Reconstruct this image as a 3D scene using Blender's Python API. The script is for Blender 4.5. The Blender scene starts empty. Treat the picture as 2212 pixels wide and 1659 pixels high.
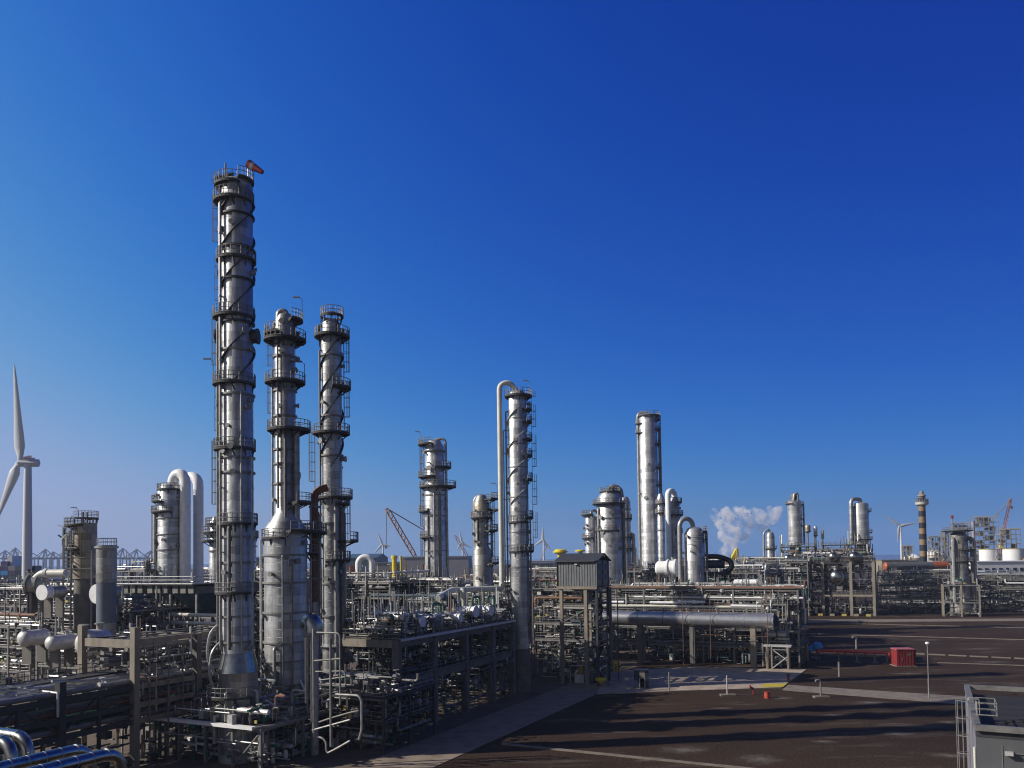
import bpy, math, random
from mathutils import Vector, Matrix
sc = bpy.context.scene
COL = sc.collection
R_ = math.radians
# ------------------------------------------------------------------ camera
H = 22.0; PITCH = R_(2.0); ROLL = R_(0.8); FD = 1720.0; CX, CY = 1106.0, 1148.5
cam = bpy.data.cameras.new('camera'); camo = bpy.data.objects.new('camera', cam); COL.objects.link(camo)
F0 = Vector((0, math.cos(PITCH), math.sin(PITCH))); U0 = Vector((0, -math.sin(PITCH), math.cos(PITCH))); X0 = Vector((1, 0, 0))
CR = X0*math.cos(ROLL) - U0*math.sin(ROLL); CU = X0*math.sin(ROLL) + U0*math.cos(ROLL)
camo.matrix_world = Matrix(((CR.x, CU.x, -F0.x, 0), (CR.y, CU.y, -F0.y, 0), (CR.z, CU.z, -F0.z, H), (0, 0, 0, 1)))
cam.sensor_width = 36.0; cam.lens = 36.0*FD/2212.0; cam.shift_y = (CY-829.5)/2212.0
cam.clip_start = 0.5; cam.clip_end = 60000
sc.camera = camo; sc.cycles.filter_width = 1.15
# ------------------------------------------------------------------ light
SUN_EL = R_(30.0); SUN_DIR = Vector((-0.991*math.cos(SUN_EL), -0.134*math.cos(SUN_EL), math.sin(SUN_EL)))
w = bpy.data.worlds.new('World'); sc.world = w; w.use_nodes = True
nt = w.node_tree; nt.nodes.clear()
sky = nt.nodes.new('ShaderNodeTexSky'); sky.sky_type = 'NISHITA'; sky.sun_disc = False
sky.sun_elevation = SUN_EL; sky.sun_rotation = math.atan2(SUN_DIR.x, SUN_DIR.y)
sky.altitude = 0; sky.air_density = 1.0; sky.dust_density = 1.0; sky.ozone_density = 1.0
# deep polarised blue: per-channel contrast of the sky, darker on the side away from the sun
def wmath(op, a, b=None):
    n = nt.nodes.new('ShaderNodeMath'); n.operation = op
    for i, v in enumerate((a, b)):
        if v is None: continue
        if isinstance(v, (int, float)): n.inputs[i].default_value = v
        else: nt.links.new(v, n.inputs[i])
    return n.outputs[0]
tc = nt.nodes.new('ShaderNodeTexCoord'); sx = nt.nodes.new('ShaderNodeSeparateXYZ'); nt.links.new(tc.outputs['Generated'], sx.inputs[0])
side = wmath('MAXIMUM', wmath('MINIMUM', sx.outputs[0], 0.6), -0.6)
hv = nt.nodes.new('ShaderNodeCombineXYZ'); nt.links.new(sx.outputs[0], hv.inputs[0]); nt.links.new(sx.outputs[1], hv.inputs[1]); nt.links.new(wmath('MAXIMUM', sx.outputs[2], 0.055), hv.inputs[2])
hn = nt.nodes.new('ShaderNodeVectorMath'); hn.operation = 'NORMALIZE'; nt.links.new(hv.outputs[0], hn.inputs[0]); nt.links.new(hn.outputs[0], sky.inputs[0])
sep = nt.nodes.new('ShaderNodeSeparateColor'); nt.links.new(sky.outputs[0], sep.inputs[0])
com = nt.nodes.new('ShaderNodeCombineColor')
SKY_STRENGTH = 0.1
def softcap(v, c): return wmath('DIVIDE', v, wmath('POWER', wmath('ADD', wmath('POWER', wmath('DIVIDE', v, c), 3.0), 1.0), 1/3.0))
for i, (k, g, h) in enumerate(((0.0, 2.4, -2.2), (-0.195, 1.449, -1.156), (0.324, 0.931, -0.561))):
    v = wmath('POWER', wmath('MULTIPLY', sep.outputs[i], 0.1), g)
    v = wmath('MULTIPLY', v, wmath('POWER', math.e, wmath('MULTIPLY', side, h)))
    skyc = (skyc if i else [])+[softcap(wmath('MULTIPLY', v, math.exp(k)/0.1), (3.2, 4.3, 6.9)[i])]
nt.links.new(wmath('MINIMUM', skyc[0], wmath('MULTIPLY', skyc[1], 0.8)), com.inputs[0]); nt.links.new(skyc[1], com.inputs[1]); nt.links.new(wmath('MAXIMUM', skyc[2], wmath('MULTIPLY', skyc[1], 1.5)), com.inputs[2])
bg = nt.nodes.new('ShaderNodeBackground'); bg.inputs[1].default_value = SKY_STRENGTH
wo = nt.nodes.new('ShaderNodeOutputWorld')
def ramp01(v, a, b, lo, hi):
    n = nt.nodes.new('ShaderNodeMapRange'); n.interpolation_type = 'SMOOTHSTEP'; nt.links.new(v, n.inputs[0])
    for i, q in enumerate((a, b, lo, hi)): n.inputs[i+1].default_value = q
    return n.outputs[0]
# out-of-frame sky: greyed behind the camera and dimmed overhead, added to cut blue fill
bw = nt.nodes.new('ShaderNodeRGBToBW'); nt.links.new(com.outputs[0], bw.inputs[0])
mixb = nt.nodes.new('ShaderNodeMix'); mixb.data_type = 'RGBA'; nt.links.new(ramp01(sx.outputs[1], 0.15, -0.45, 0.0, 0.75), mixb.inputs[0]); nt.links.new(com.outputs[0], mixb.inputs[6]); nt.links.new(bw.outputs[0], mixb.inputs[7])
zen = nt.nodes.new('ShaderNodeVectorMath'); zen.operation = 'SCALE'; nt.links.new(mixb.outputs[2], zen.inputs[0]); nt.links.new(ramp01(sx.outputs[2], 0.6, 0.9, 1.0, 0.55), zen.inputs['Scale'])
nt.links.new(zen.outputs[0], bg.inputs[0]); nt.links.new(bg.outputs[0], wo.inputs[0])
sl = bpy.data.lights.new('sun', 'SUN'); sl.energy = 5.0; sl.angle = R_(0.55); sl.color = (1.0, 0.94, 0.85)
so = bpy.data.objects.new('sun', sl); COL.objects.link(so)
so.rotation_euler = SUN_DIR.to_track_quat('Z', 'Y').to_euler(); so.location = (0, 0, 120)
vs = sc.view_settings; vs.view_transform = 'Standard'; vs.look = 'None'; vs.exposure = 0.0; vs.gamma = 1.0
# ------------------------------------------------------------------ pixel rays (coordinates of the photo scaled to 2212 wide)
RX = math.atan2(-0.438, 0.899)                   # heading of the plant grid: local x runs right and nearer, local y right and away
GA = Vector((0.899, -0.438, 0)); GB = Vector((0.438, 0.899, 0))
def ray(dx, dy): return F0 + CR*((dx-CX)/FD) + CU*((CY-dy)/FD)
def at(dx, dy, Y): d = ray(dx, dy); return Vector((0, 0, H)) + d*(Y/d.y)
def gp(dx, dy, z=0.0): d = ray(dx, dy); return Vector((0, 0, H)) + d*((z-H)/d.z)
def m_(d, Y): return d*Y/FD                      # photo pixels to metres at depth Y
# ------------------------------------------------------------------ materials
def mat(name, col, rough=0.6, metal=0.0, var=0.0, scale=1.0, bump=0.0, col2=None, stretch=(1, 1, 1), spec=0.5, c2at=0.55):
    k = 0.92 if metal > 0.8 else 1.0 if name in ('white paint', 'turbine white', 'cream pipe paint', 'bright galvanised steel', 'yellow paint') else 0.74
    col = tuple(c*k for c in col); col2 = col2 and tuple(c*k for c in col2)
    m = bpy.data.materials.new(name); m.use_nodes = True; t = m.node_tree; p = t.nodes['Principled BSDF']
    p.inputs['Roughness'].default_value = rough; p.inputs['Metallic'].default_value = metal; p.inputs['Base Color'].default_value = (*col, 1)
    p.inputs['Specular IOR Level'].default_value = spec
    if var or col2 or bump:
        tc = t.nodes.new('ShaderNodeTexCoord'); mp = t.nodes.new('ShaderNodeMapping'); mp.inputs['Scale'].default_value = stretch
        t.links.new(tc.outputs['Object'], mp.inputs[0])
        n = t.nodes.new('ShaderNodeTexNoise'); n.inputs['Scale'].default_value = scale; n.inputs['Detail'].default_value = 6; n.inputs['Roughness'].default_value = 0.65
        t.links.new(mp.outputs[0], n.inputs[0])
        r = t.nodes.new('ShaderNodeValToRGB')
        c2 = col2 or tuple(c*(1-var) for c in col); c1 = col if col2 else tuple(min(1, c*(1+var*0.7)) for c in col)
        r.color_ramp.elements[0].color = (*c1, 1); r.color_ramp.elements[0].position = c2at-0.13
        r.color_ramp.elements[1].color = (*c2, 1); r.color_ramp.elements[1].position = c2at+0.13
        t.links.new(n.outputs[0], r.inputs[0]); t.links.new(r.outputs[0], p.inputs['Base Color'])
        if bump:
            b = t.nodes.new('ShaderNodeBump'); b.inputs['Strength'].default_value = bump; b.inputs['Distance'].default_value = 0.05
            t.links.new(n.outputs[0], b.inputs['Height']); t.links.new(b.outputs[0], p.inputs['Normal'])
    return m
def clad(name, col, rough, sheet=1.0, var=0.26, bump=0.45, metal=0.6, streak=0.38):
    """sheet-metal cladding wrapped round a vertical shell: sheets, seams, streaks, dents"""
    m = bpy.data.materials.new(name); m.use_nodes = True; t = m.node_tree; p = t.nodes['Principled BSDF']; N = t.nodes.new; L = t.links.new
    p.inputs['Metallic'].default_value = metal
    tc = N('ShaderNodeTexCoord'); s = N('ShaderNodeSeparateXYZ'); L(tc.outputs['Object'], s.inputs[0])
    a = N('ShaderNodeMath'); a.operation = 'ARCTAN2'; L(s.outputs[1], a.inputs[0]); L(s.outputs[0], a.inputs[1])
    a2 = N('ShaderNodeMath'); a2.operation = 'MULTIPLY'; L(a.outputs[0], a2.inputs[0]); a2.inputs[1].default_value = 2.2
    c = N('ShaderNodeCombineXYZ'); L(a2.outputs[0], c.inputs[0]); L(s.outputs[2], c.inputs[1])
    b = N('ShaderNodeTexBrick'); b.offset = 0.5; b.inputs['Scale'].default_value = 1.0; b.inputs['Brick Width'].default_value = 2.4; b.inputs['Row Height'].default_value = sheet
    b.inputs['Mortar Size'].default_value = 0.02; b.inputs['Mortar Smooth'].default_value = 0.3; b.inputs['Bias'].default_value = 0.0
    b.inputs['Color1'].default_value = (*[min(1, v*(1+var)) for v in col], 1); b.inputs['Color2'].default_value = (*[v*(1-var) for v in col], 1); b.inputs['Mortar'].default_value = (*[v*0.55 for v in col], 1)
    L(c.outputs[0], b.inputs[0])
    n = N('ShaderNodeTexNoise'); n.inputs['Scale'].default_value = 1.0; n.inputs['Detail'].default_value = 7; n.inputs['Roughness'].default_value = .7; mp = N('ShaderNodeMapping'); mp.inputs['Scale'].default_value = (1.6, 1.6, 0.22)
    L(tc.outputs['Object'], mp.inputs[0]); L(mp.outputs[0], n.inputs[0])
    rp = N('ShaderNodeValToRGB'); rp.color_ramp.elements[0].position = 0.34; rp.color_ramp.elements[1].position = 0.66
    g = 1-streak; rp.color_ramp.elements[0].color = (g, g, g*0.98, 1); rp.color_ramp.elements[1].color = (1, 1, 1, 1); L(n.outputs[0], rp.inputs[0])
    mx = N('ShaderNodeMix'); mx.data_type = 'RGBA'; mx.blend_type = 'MULTIPLY'; mx.inputs[0].default_value = 1.0
    L(b.outputs['Color'], mx.inputs[6]); L(rp.outputs[0], mx.inputs[7]); L(mx.outputs[2], p.inputs['Base Color'])
    rr = N('ShaderNodeMapRange'); rr.inputs[3].default_value = rough*0.8; rr.inputs[4].default_value = rough*1.35; L(n.outputs[0], rr.inputs[0]); L(rr.outputs[0], p.inputs['Roughness'])
    n2 = N('ShaderNodeTexNoise'); n2.inputs['Scale'].default_value = 1.6; n2.inputs['Detail'].default_value = 3; L(tc.outputs['Object'], n2.inputs[0])
    ad = N('ShaderNodeMath'); ad.operation = 'SUBTRACT'; L(n2.outputs[0], ad.inputs[0]); L(b.outputs['Fac'], ad.inputs[1])
    bp = N('ShaderNodeBump'); bp.inputs['Strength'].default_value = bump; bp.inputs['Distance'].default_value = 0.06; L(ad.outputs[0], bp.inputs['Height']); L(bp.outputs[0], p.inputs['Normal'])
    return m
MT = {}
MT['clad'] = clad('aluminium cladding', (0.50, 0.50, 0.50), 0.40)
MT['clad_dark'] = clad('weathered aluminium cladding', (0.38, 0.37, 0.35), 0.46, streak=0.4)
MT['clad_brown'] = clad('brown stained cladding', (0.46, 0.40, 0.31), 0.5, streak=0.45, metal=0.75)
MT['clad_white'] = clad('bright cladding', (0.62, 0.62, 0.62), 0.38)
MT['shiny'] = mat('polished aluminium jacket', (0.34, 0.34, 0.32), 0.26, 1.0, var=0.3, scale=1.3, bump=0.06)
MT['jacket'] = mat('dulled aluminium jacket', (0.82, 0.82, 0.82), 0.28, 0.8, var=0.12, scale=.8, bump=0.04)
MT['pipe'] = mat('pipe jacket', (0.46, 0.45, 0.43), 0.42, 0.4, var=0.3, scale=1.2)
MT['pipe_dull'] = mat('dull grey pipe', (0.24, 0.23, 0.212), 0.6, 0.25, var=0.35, scale=1.0)
MT['galv'] = mat('galvanised steel', (0.30, 0.29, 0.275), 0.55, 0.3, var=0.25, scale=2.0)
MT['galv_lt'] = mat('bright galvanised steel', (0.55, 0.54, 0.52), 0.5, 0.3, var=0.15, scale=2.0)
MT['dark'] = mat('dark painted steel', (0.055, 0.054, 0.055), 0.6, 0.2, var=0.3, scale=1.5)
MT['grate'] = mat('steel grating', (0.075, 0.073, 0.07), 0.75, 0.3, var=0.3, scale=3)
MT['black'] = mat('black coating', (0.012, 0.013, 0.018), 0.35, 0.0)
MT['conc'] = mat('tan concrete', (0.33, 0.285, 0.225), 0.85, var=0.25, scale=0.8, stretch=(1, 1, 0.35), bump=0.1)
MT['conc_gr'] = mat('grey concrete', (0.20, 0.185, 0.165), 0.9, var=0.25, scale=0.7, bump=0.1)
MT['white'] = mat('white paint', (0.80, 0.80, 0.79), 0.45, var=0.1, scale=1.0)
MT['turb'] = mat('turbine white', (0.62, 0.64, 0.67), 0.5)
MT['cream'] = mat('cream pipe paint', (0.62, 0.61, 0.53), 0.5, var=0.12, scale=0.8)
MT['green'] = mat('green paint', (0.012, 0.13, 0.075), 0.5, var=0.3, scale=1)
MT['teal'] = mat('blue grey paint', (0.07, 0.12, 0.15), 0.5, var=0.2, scale=1)
MT['yellow'] = mat('yellow paint', (0.72, 0.55, 0.01), 0.5, var=0.1, scale=1)
MT['tagyel'] = mat('pale yellow plate', (0.6, 0.48, 0.12), 0.6)
MT['orange'] = mat('orange paint', (0.42, 0.11, 0.035), 0.55, var=0.2, scale=1)
MT['cranepaint'] = mat('faded orange lattice paint', (0.50, 0.27, 0.15), 0.6, var=0.2, scale=.3)
MT['red'] = mat('red paint', (0.31, 0.035, 0.034), 0.5, var=0.12, scale=1)
MT['firered'] = mat('fire main red', (0.85, 0.08, 0.07), 0.5, var=.15, scale=1)
MT['rust'] = mat('rusty primer', (0.26, 0.10, 0.05), 0.75, var=0.4, scale=1, col2=(0.26, 0.2, 0.14))
MT['navy'] = mat('navy paint', (0.018, 0.035, 0.075), 0.5, var=0.2, scale=1)
MT['blue'] = mat('bright blue tarpaulin', (0.06, 0.42, 0.95), 0.5, var=0.3, scale=2)
MT['wall'] = mat('ribbed grey sheet wall', (0.215, 0.225, 0.23), 0.55, 0.0, var=0.22, scale=1.2, stretch=(1, 1, 0.3))
MT['roofdk'] = mat('dark grey sheet roof', (0.065, 0.066, 0.07), 0.6, 0.1, var=0.2, scale=1)
MT['panel'] = mat('grey wall panel', (0.125, 0.13, 0.137), 0.6, var=0.06, scale=0.5)
MT['bitumen'] = mat('bitumen roof', (0.018, 0.017, 0.018), 0.85, col2=(0.055, 0.05, 0.045), scale=0.35, stretch=(0.35, 1.6, 1), bump=0.1, c2at=0.6)
MT['lilac'] = mat('pale grey sheet wall', (0.36, 0.36, 0.41), 0.6, var=0.06, scale=.05)
MT['far'] = mat('far steel', (0.20, 0.23, 0.30), 0.8)
MT['farblue'] = mat('hazy blue crane paint', (0.22, 0.32, 0.52), 0.8)  # lightened to carry distance haze in the colour
MT['fartan'] = mat('far tan steelwork', (0.33, 0.29, 0.21), 0.8, var=.3, scale=.2)
MT['tan'] = mat('tan band paint', (0.31, 0.21, 0.11), 0.7, var=0.1, scale=.4)
MT['band'] = mat('black band paint', (0.02, 0.02, 0.03), 0.7)
MT['purple'] = mat('faded purple container paint', (0.10, 0.05, 0.16), 0.6)
MT['marker'] = mat('road marking paint', (0.62, 0.5, 0.03), 0.7, var=0.2, scale=3)
# ground materials
def gravel():
    m = bpy.data.materials.new('dark slag gravel'); m.use_nodes = True; t = m.node_tree; p = t.nodes['Principled BSDF']; N = t.nodes.new; L = t.links.new
    p.inputs['Roughness'].default_value = 0.95; p.inputs['Specular IOR Level'].default_value = 0.15
    tc = N('ShaderNodeTexCoord')
    def noise(s, d, st=(1, 1, 1)):
        mp = N('ShaderNodeMapping'); mp.inputs['Scale'].default_value = st; L(tc.outputs['Object'], mp.inputs[0])
        n = N('ShaderNodeTexNoise'); n.inputs['Scale'].default_value = s; n.inputs['Detail'].default_value = d; n.inputs['Roughness'].default_value = 0.7; L(mp.outputs[0], n.inputs[0]); return n
    def ramp(n, p0, c0, p1, c1):
        r = N('ShaderNodeValToRGB'); r.color_ramp.elements[0].position = p0; r.color_ramp.elements[0].color = (*c0, 1); r.color_ramp.elements[1].position = p1; r.color_ramp.elements[1].color = (*c1, 1); L(n.outputs[0], r.inputs[0]); return r
    fine = noise(3.6, 8); broad = noise(0.045, 4, (0.6, 1.5, 1)); spot = noise(0.11, 7, (0.5, 1.8, 1)); peb = noise(1.1, 2)
    base = ramp(fine, 0.38, (0.018, 0.0095, 0.005), 0.63, (0.066, 0.043, 0.0275))
    br = ramp(broad, 0.35, (0.75, 0.72, 0.70), 0.7, (1.25, 1.2, 1.15))
    mx = N('ShaderNodeMix'); mx.data_type = 'RGBA'; mx.blend_type = 'MULTIPLY'; mx.inputs[0].default_value = 1; L(base.outputs[0], mx.inputs[6]); L(br.outputs[0], mx.inputs[7])
    sp = ramp(spot, 0.55, (0, 0, 0), 0.70, (0.55, 0.55, 0.55)); m2 = N('ShaderNodeMix'); m2.data_type = 'RGBA'; L(sp.outputs[0], m2.inputs[0]); L(mx.outputs[2], m2.inputs[6]); m2.inputs[7].default_value = (0.17, 0.145, 0.125, 1)
    pb = ramp(peb, 0.70, (0, 0, 0), 0.76, (0.6, 0.6, 0.6)); m3 = N('ShaderNodeMix'); m3.data_type = 'RGBA'; L(pb.outputs[0], m3.inputs[0]); L(m2.outputs[2], m3.inputs[6]); m3.inputs[7].default_value = (0.16, 0.13, 0.11, 1)
    L(m3.outputs[2], p.inputs['Base Color'])
    bp = N('ShaderNodeBump'); bp.inputs['Strength'].default_value = 0.5; bp.inputs['Distance'].default_value = 0.12; L(fine.outputs[0], bp.inputs['Height']); L(bp.outputs[0], p.inputs['Normal'])
    return m
MT['gravel'] = gravel()
MT['paving'] = mat('plant paving', (0.19, 0.145, 0.105), 0.9, col2=(0.11, 0.075, 0.055), scale=0.25, bump=0.1)
MT['road'] = mat('concrete road', (0.30, 0.235, 0.17), 0.9, var=0.3, scale=0.5, bump=0.05)
MT['padconc'] = mat('beige concrete slab', (0.46, 0.37, 0.28), 0.9, var=0.3, scale=0.45, bump=0.05)
MT['path'] = mat('pale concrete', (0.24, 0.20, 0.16), 0.9, var=0.3, scale=0.6, bump=0.05)
MT['sea'] = mat('sea water', (0.01, 0.04, 0.10), 0.25, var=0.3, scale=0.02)
# ------------------------------------------------------------------ mesh builder
class MB:
    def __init__(s): s.v = []; s.f = []
    def add(s, vs, fs):
        o = len(s.v); s.v += [tuple(v) for v in vs]; s.f += [tuple(i+o for i in f) for f in fs]; return s
    def box(s, c, d, rz=0.0):
        cx, cy, cz = c; x, y, z = d[0]/2, d[1]/2, d[2]/2; co, si = math.cos(rz), math.sin(rz)
        vs = [(cx+a*x*co-b*y*si, cy+a*x*si+b*y*co, cz+e*z) for e in (-1, 1) for a, b in ((-1, -1), (1, -1), (1, 1), (-1, 1))]
        return s.add(vs, [(3, 2, 1, 0), (4, 5, 6, 7), (0, 1, 5, 4), (1, 2, 6, 5), (2, 3, 7, 6), (3, 0, 4, 7)])
    def tube(s, pts, r, n=6, cap=True, bend=None):
        P = [Vector(p) for p in pts]; P = [p for i, p in enumerate(P) if i == 0 or (p-P[i-1]).length > 1e-4]
        if len(P) < 2: return s
        if bend and len(P) > 2:                                  # round every corner with a short arc
            Q = [P[0]]
            for i in range(1, len(P)-1):
                a, b, c = P[i-1], P[i], P[i+1]; d1 = (a-b); d2 = (c-b); k = min(bend, d1.length*0.48, d2.length*0.48)
                p, q = b+d1.normalized()*k, b+d2.normalized()*k
                for t in (0, .25, .5, .75, 1): Q.append(p*(1-t)**2+b*2*t*(1-t)+q*t*t)
            Q.append(P[-1]); P = Q
        rs = r if isinstance(r, (list, tuple)) else [r]*len(P)
        T = []
        for i in range(len(P)):
            t = (P[min(i+1, len(P)-1)]-P[max(i-1, 0)]); T.append(t.normalized())
        up = Vector((0, 0, 1)) if abs(T[0].z) < 0.9 else Vector((1, 0, 0))
        u = T[0].cross(up).normalized(); vs = []; fs = []
        for i, (p, t) in enumerate(zip(P, T)):
            u = (u-t*u.dot(t)).normalized(); w_ = t.cross(u)
            for k in range(n):
                a = 2*math.pi*k/n; vs.append(p+(u*math.cos(a)+w_*math.sin(a))*rs[i])
        for i in range(len(P)-1):
            for k in range(n): fs.append((i*n+k, i*n+(k+1) % n, (i+1)*n+(k+1) % n, (i+1)*n+k))
        if cap: fs.append(tuple(range(n-1, -1, -1))); fs.append(tuple((len(P)-1)*n+k for k in range(n)))
        return s.add(vs, fs)
    def bar(s, p, q, wd, ht=None):                               # rectangular bar between two points
        p, q = Vector(p), Vector(q); d = q-p
        if d.length < 1e-4: return s
        t = d.normalized(); up = Vector((0, 0, 1)) if abs(t.z) < 0.95 else Vector((0, 1, 0)); u = t.cross(up).normalized()*wd/2; w_ = u.normalized().cross(t)*(ht or wd)/2
        vs = [e+a*u+b*w_ for e in (p, q) for a, b in ((-1, -1), (1, -1), (1, 1), (-1, 1))]
        return s.add(vs, [(3, 2, 1, 0), (4, 5, 6, 7), (0, 1, 5, 4), (1, 2, 6, 5), (2, 3, 7, 6), (3, 0, 4, 7)])
    def lathe(s, prof, c=(0, 0, 0), n=32, axis=None):            # profile of (z, r); axis: direction instead of +z
        M = Matrix.Identity(3) if axis is None else Vector(axis).normalized().to_track_quat('Z', 'Y').to_matrix()
        c = Vector(c); vs = []; fs = []
        for z, r in prof:
            for k in range(n):
                a = 2*math.pi*k/n; vs.append(c+M @ Vector((r*math.cos(a), r*math.sin(a), z)))
        for i in range(len(prof)-1):
            for k in range(n): fs.append((i*n+k, i*n+(k+1) % n, (i+1)*n+(k+1) % n, (i+1)*n+k))
        fs.append(tuple(range(n-1, -1, -1))); fs.append(tuple((len(prof)-1)*n+k for k in range(n)))
        return s.add(vs, fs)
    def sector(s, z, r0, r1, a0, a1, th, off=(0, 0)):            # ring-sector plate; inner edge round the axis, outer edge round the offset centre
        n = max(6, int(abs(a1-a0)/12)); vs = []; fs = []
        for i in range(n+1):
            a = R_(a0+(a1-a0)*i/n); ca, sa = math.cos(a), math.sin(a)
            for r, o in ((r0, (0, 0)), (r1, off)):
                for zz in (z-th, z): vs.append((r*ca+o[0], r*sa+o[1], zz))
        for i in range(n):
            b = i*4; c = b+4
            fs += [(b+1, b+3, c+3, c+1), (b, c, c+2, b+2), (b+2, c+2, c+3, b+3), (b, b+1, c+1, c)]
        fs += [(0, 2, 3, 1), (n*4, n*4+1, n*4+3, n*4+2)]
        return s.add(vs, fs)
    def build(s, name, m, parent=None, smooth=True, loc=None, rz=None):
        me = bpy.data.meshes.new(name); me.from_pydata(s.v, [], s.f); me.materials.append(MT[m] if isinstance(m, str) else m)
        if smooth:
            me.polygons.foreach_set('use_smooth', [True]*len(me.polygons)); me.set_sharp_from_angle(angle=R_(38))
        o = bpy.data.objects.new(name, me); COL.objects.link(o)
        if parent is not None: o.parent = parent
        if loc is not None: o.location = loc
        if rz is not None: o.rotation_euler = (0, 0, rz)
        return o
def tag(o, label=None, cat=None, group=None, kind=None):
    if label: o['label'] = label
    if cat: o['category'] = cat
    if group: o['group'] = group
    if kind: o['kind'] = kind
    return o
def thing(name, label, cat, loc, rz=0.0, group=None):
    o = bpy.data.objects.new(name, None); COL.objects.link(o); o.location = loc; o.rotation_euler = (0, 0, rz); o.empty_display_size = 0.5
    return tag(o, label, cat, group, 'thing')
PM = ['pipe']*5+['pipe_dull']*6+['galv']*3+['galv_lt', 'clad_white', 'galv_lt', 'cream', 'clad_white', 'rust', 'white', 'green', 'teal', 'dark']  # extra pale entries imitate glints on the pipework
rnd = random.Random(7)
def dome(z0, r, h, n=5): return [(z0+h*math.sin(i/n*math.pi/2), max(0.02, r*math.cos(i/n*math.pi/2))) for i in range(1, n+1)]
# ------------------------------------------------------------------ setting: ground, roads, water
def sheet(name, pts, m, z, th=None):
    P = [(p[0], p[1]) for p in pts]; mb = MB(); n = len(P)
    if th is None: mb.add([(x, y, z) for x, y in P], [tuple(range(n))])
    else:
        mb.add([(x, y, z) for x, y in P]+[(x, y, z-th) for x, y in P], [tuple(range(n))]+[(i, i+n, (i+1) % n+n, (i+1) % n) for i in range(n)])
    return tag(mb.build(name, m, smooth=False), kind='structure')
def ccw(P):
    a = sum(P[i][0]*P[(i+1) % len(P)][1]-P[(i+1) % len(P)][0]*P[i][1] for i in range(len(P))); return P if a > 0 else P[::-1]
sheet('ground', [(-4000, -60), (5000, -60), (5000, 3300), (-4000, 3300)], 'gravel', 0)
sheet('sea', [(-40000, 3290), (40000, 3290), (40000, 40000), (-40000, 40000)], 'sea', -0.3)
r0, r1 = gp(935, 1659), gp(1319, 1486)                           # right edge of the concrete road
rd = (r1-r0).normalized()
e0, e1 = r0-rd*40, r0+rd*((r1-r0).length+4)
sheet('paving', ccw([e0+Vector((-5.6, 0, 0)), e1+Vector((-5.6, 0, 0)), e1+rd*150, (-60, 420), (-260, 420), (-260, -20), (e0.x-6, -20)]), 'paving', 0.004)
sheet('road', ccw([e0, e1, e1+Vector((-7.4, 3.2, 0)), e0+Vector((-7.4, 3.2, 0))]), 'road', 0.06, 0.06)
pad = [gp(1290, 1500), gp(1688, 1486), gp(1742, 1447), gp(1500, 1441), gp(1310, 1452)]
sheet('concrete_pad', ccw(pad), 'padconc', 0.12, 0.12)
sheet('path', ccw([gp(1702, 1480), gp(2130, 1508), gp(2130, 1526), gp(1690, 1491)]), 'path', 0.06, 0.06)
sheet('far_road', ccw([gp(1690, 1339), gp(2240, 1336), gp(2240, 1341.5), gp(1690, 1345)]), 'path', 0.05, 0.05)
sheet('hatch_marking', ccw([gp(1640, 1486), gp(1692, 1485), gp(1700, 1478.5), gp(1652, 1478.5)]), 'marker', 0.128)
def kerb(a, b, wd, h, m='path', gaps=False):
    p, q = gp(*a), gp(*b); mb = MB()
    if not gaps: mb.bar((p.x, p.y, h/2), (q.x, q.y, h/2), wd, h)
    else:
        d = q-p; n = int(d.length/3.5)
        for i in range(n): s, e = p+d*(i/n), p+d*((i+0.86)/n); mb.bar((s.x, s.y, h/2), (e.x, e.y, h/2), wd, h)
    tag(mb.build('kerb', m, smooth=False), kind='structure')
kerb((1085, 1608), (1720, 1672), 0.55, 0.14)
kerb((1700, 1368), (2240, 1383), 0.9, 0.12)
kerb((1710, 1344.5), (2240, 1357), 0.9, 0.12)
kerb((1960, 1412), (2240, 1425), 0.8, 0.2, gaps=True)
kerb((2025, 1432), (2240, 1439), 0.5, 0.12)
kerb((1745, 1413), (1900, 1420), 0.5, 0.3)
def dustmat():
    m = bpy.data.materials.new('pale dust'); m.use_nodes = True; t = m.node_tree; p = t.nodes['Principled BSDF']; N = t.nodes.new; L = t.links.new
    p.inputs['Base Color'].default_value = (.15, .122, .10, 1); p.inputs['Roughness'].default_value = .95
    tc = N('ShaderNodeTexCoord'); ln = N('ShaderNodeVectorMath'); ln.operation = 'LENGTH'; L(tc.outputs['Object'], ln.inputs[0])
    n = N('ShaderNodeTexNoise'); n.inputs['Scale'].default_value = 4; n.inputs['Detail'].default_value = 9; n.inputs['Roughness'].default_value = .75; oi = N('ShaderNodeObjectInfo'); ad = N('ShaderNodeVectorMath'); L(tc.outputs['Object'], ad.inputs[0]); L(oi.outputs['Location'], ad.inputs[1]); L(ad.outputs[0], n.inputs[0])
    a = N('ShaderNodeMath'); a.operation = 'MULTIPLY_ADD'; L(ln.outputs['Value'], a.inputs[0]); a.inputs[1].default_value = -.62; L(n.outputs[0], a.inputs[2])
    r = N('ShaderNodeMapRange'); r.inputs[1].default_value = .16; r.inputs[2].default_value = .5; r.inputs[4].default_value = .8; L(a.outputs[0], r.inputs[0]); L(r.outputs[0], p.inputs['Alpha']); return m
MT['dust'] = dustmat()
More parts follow.
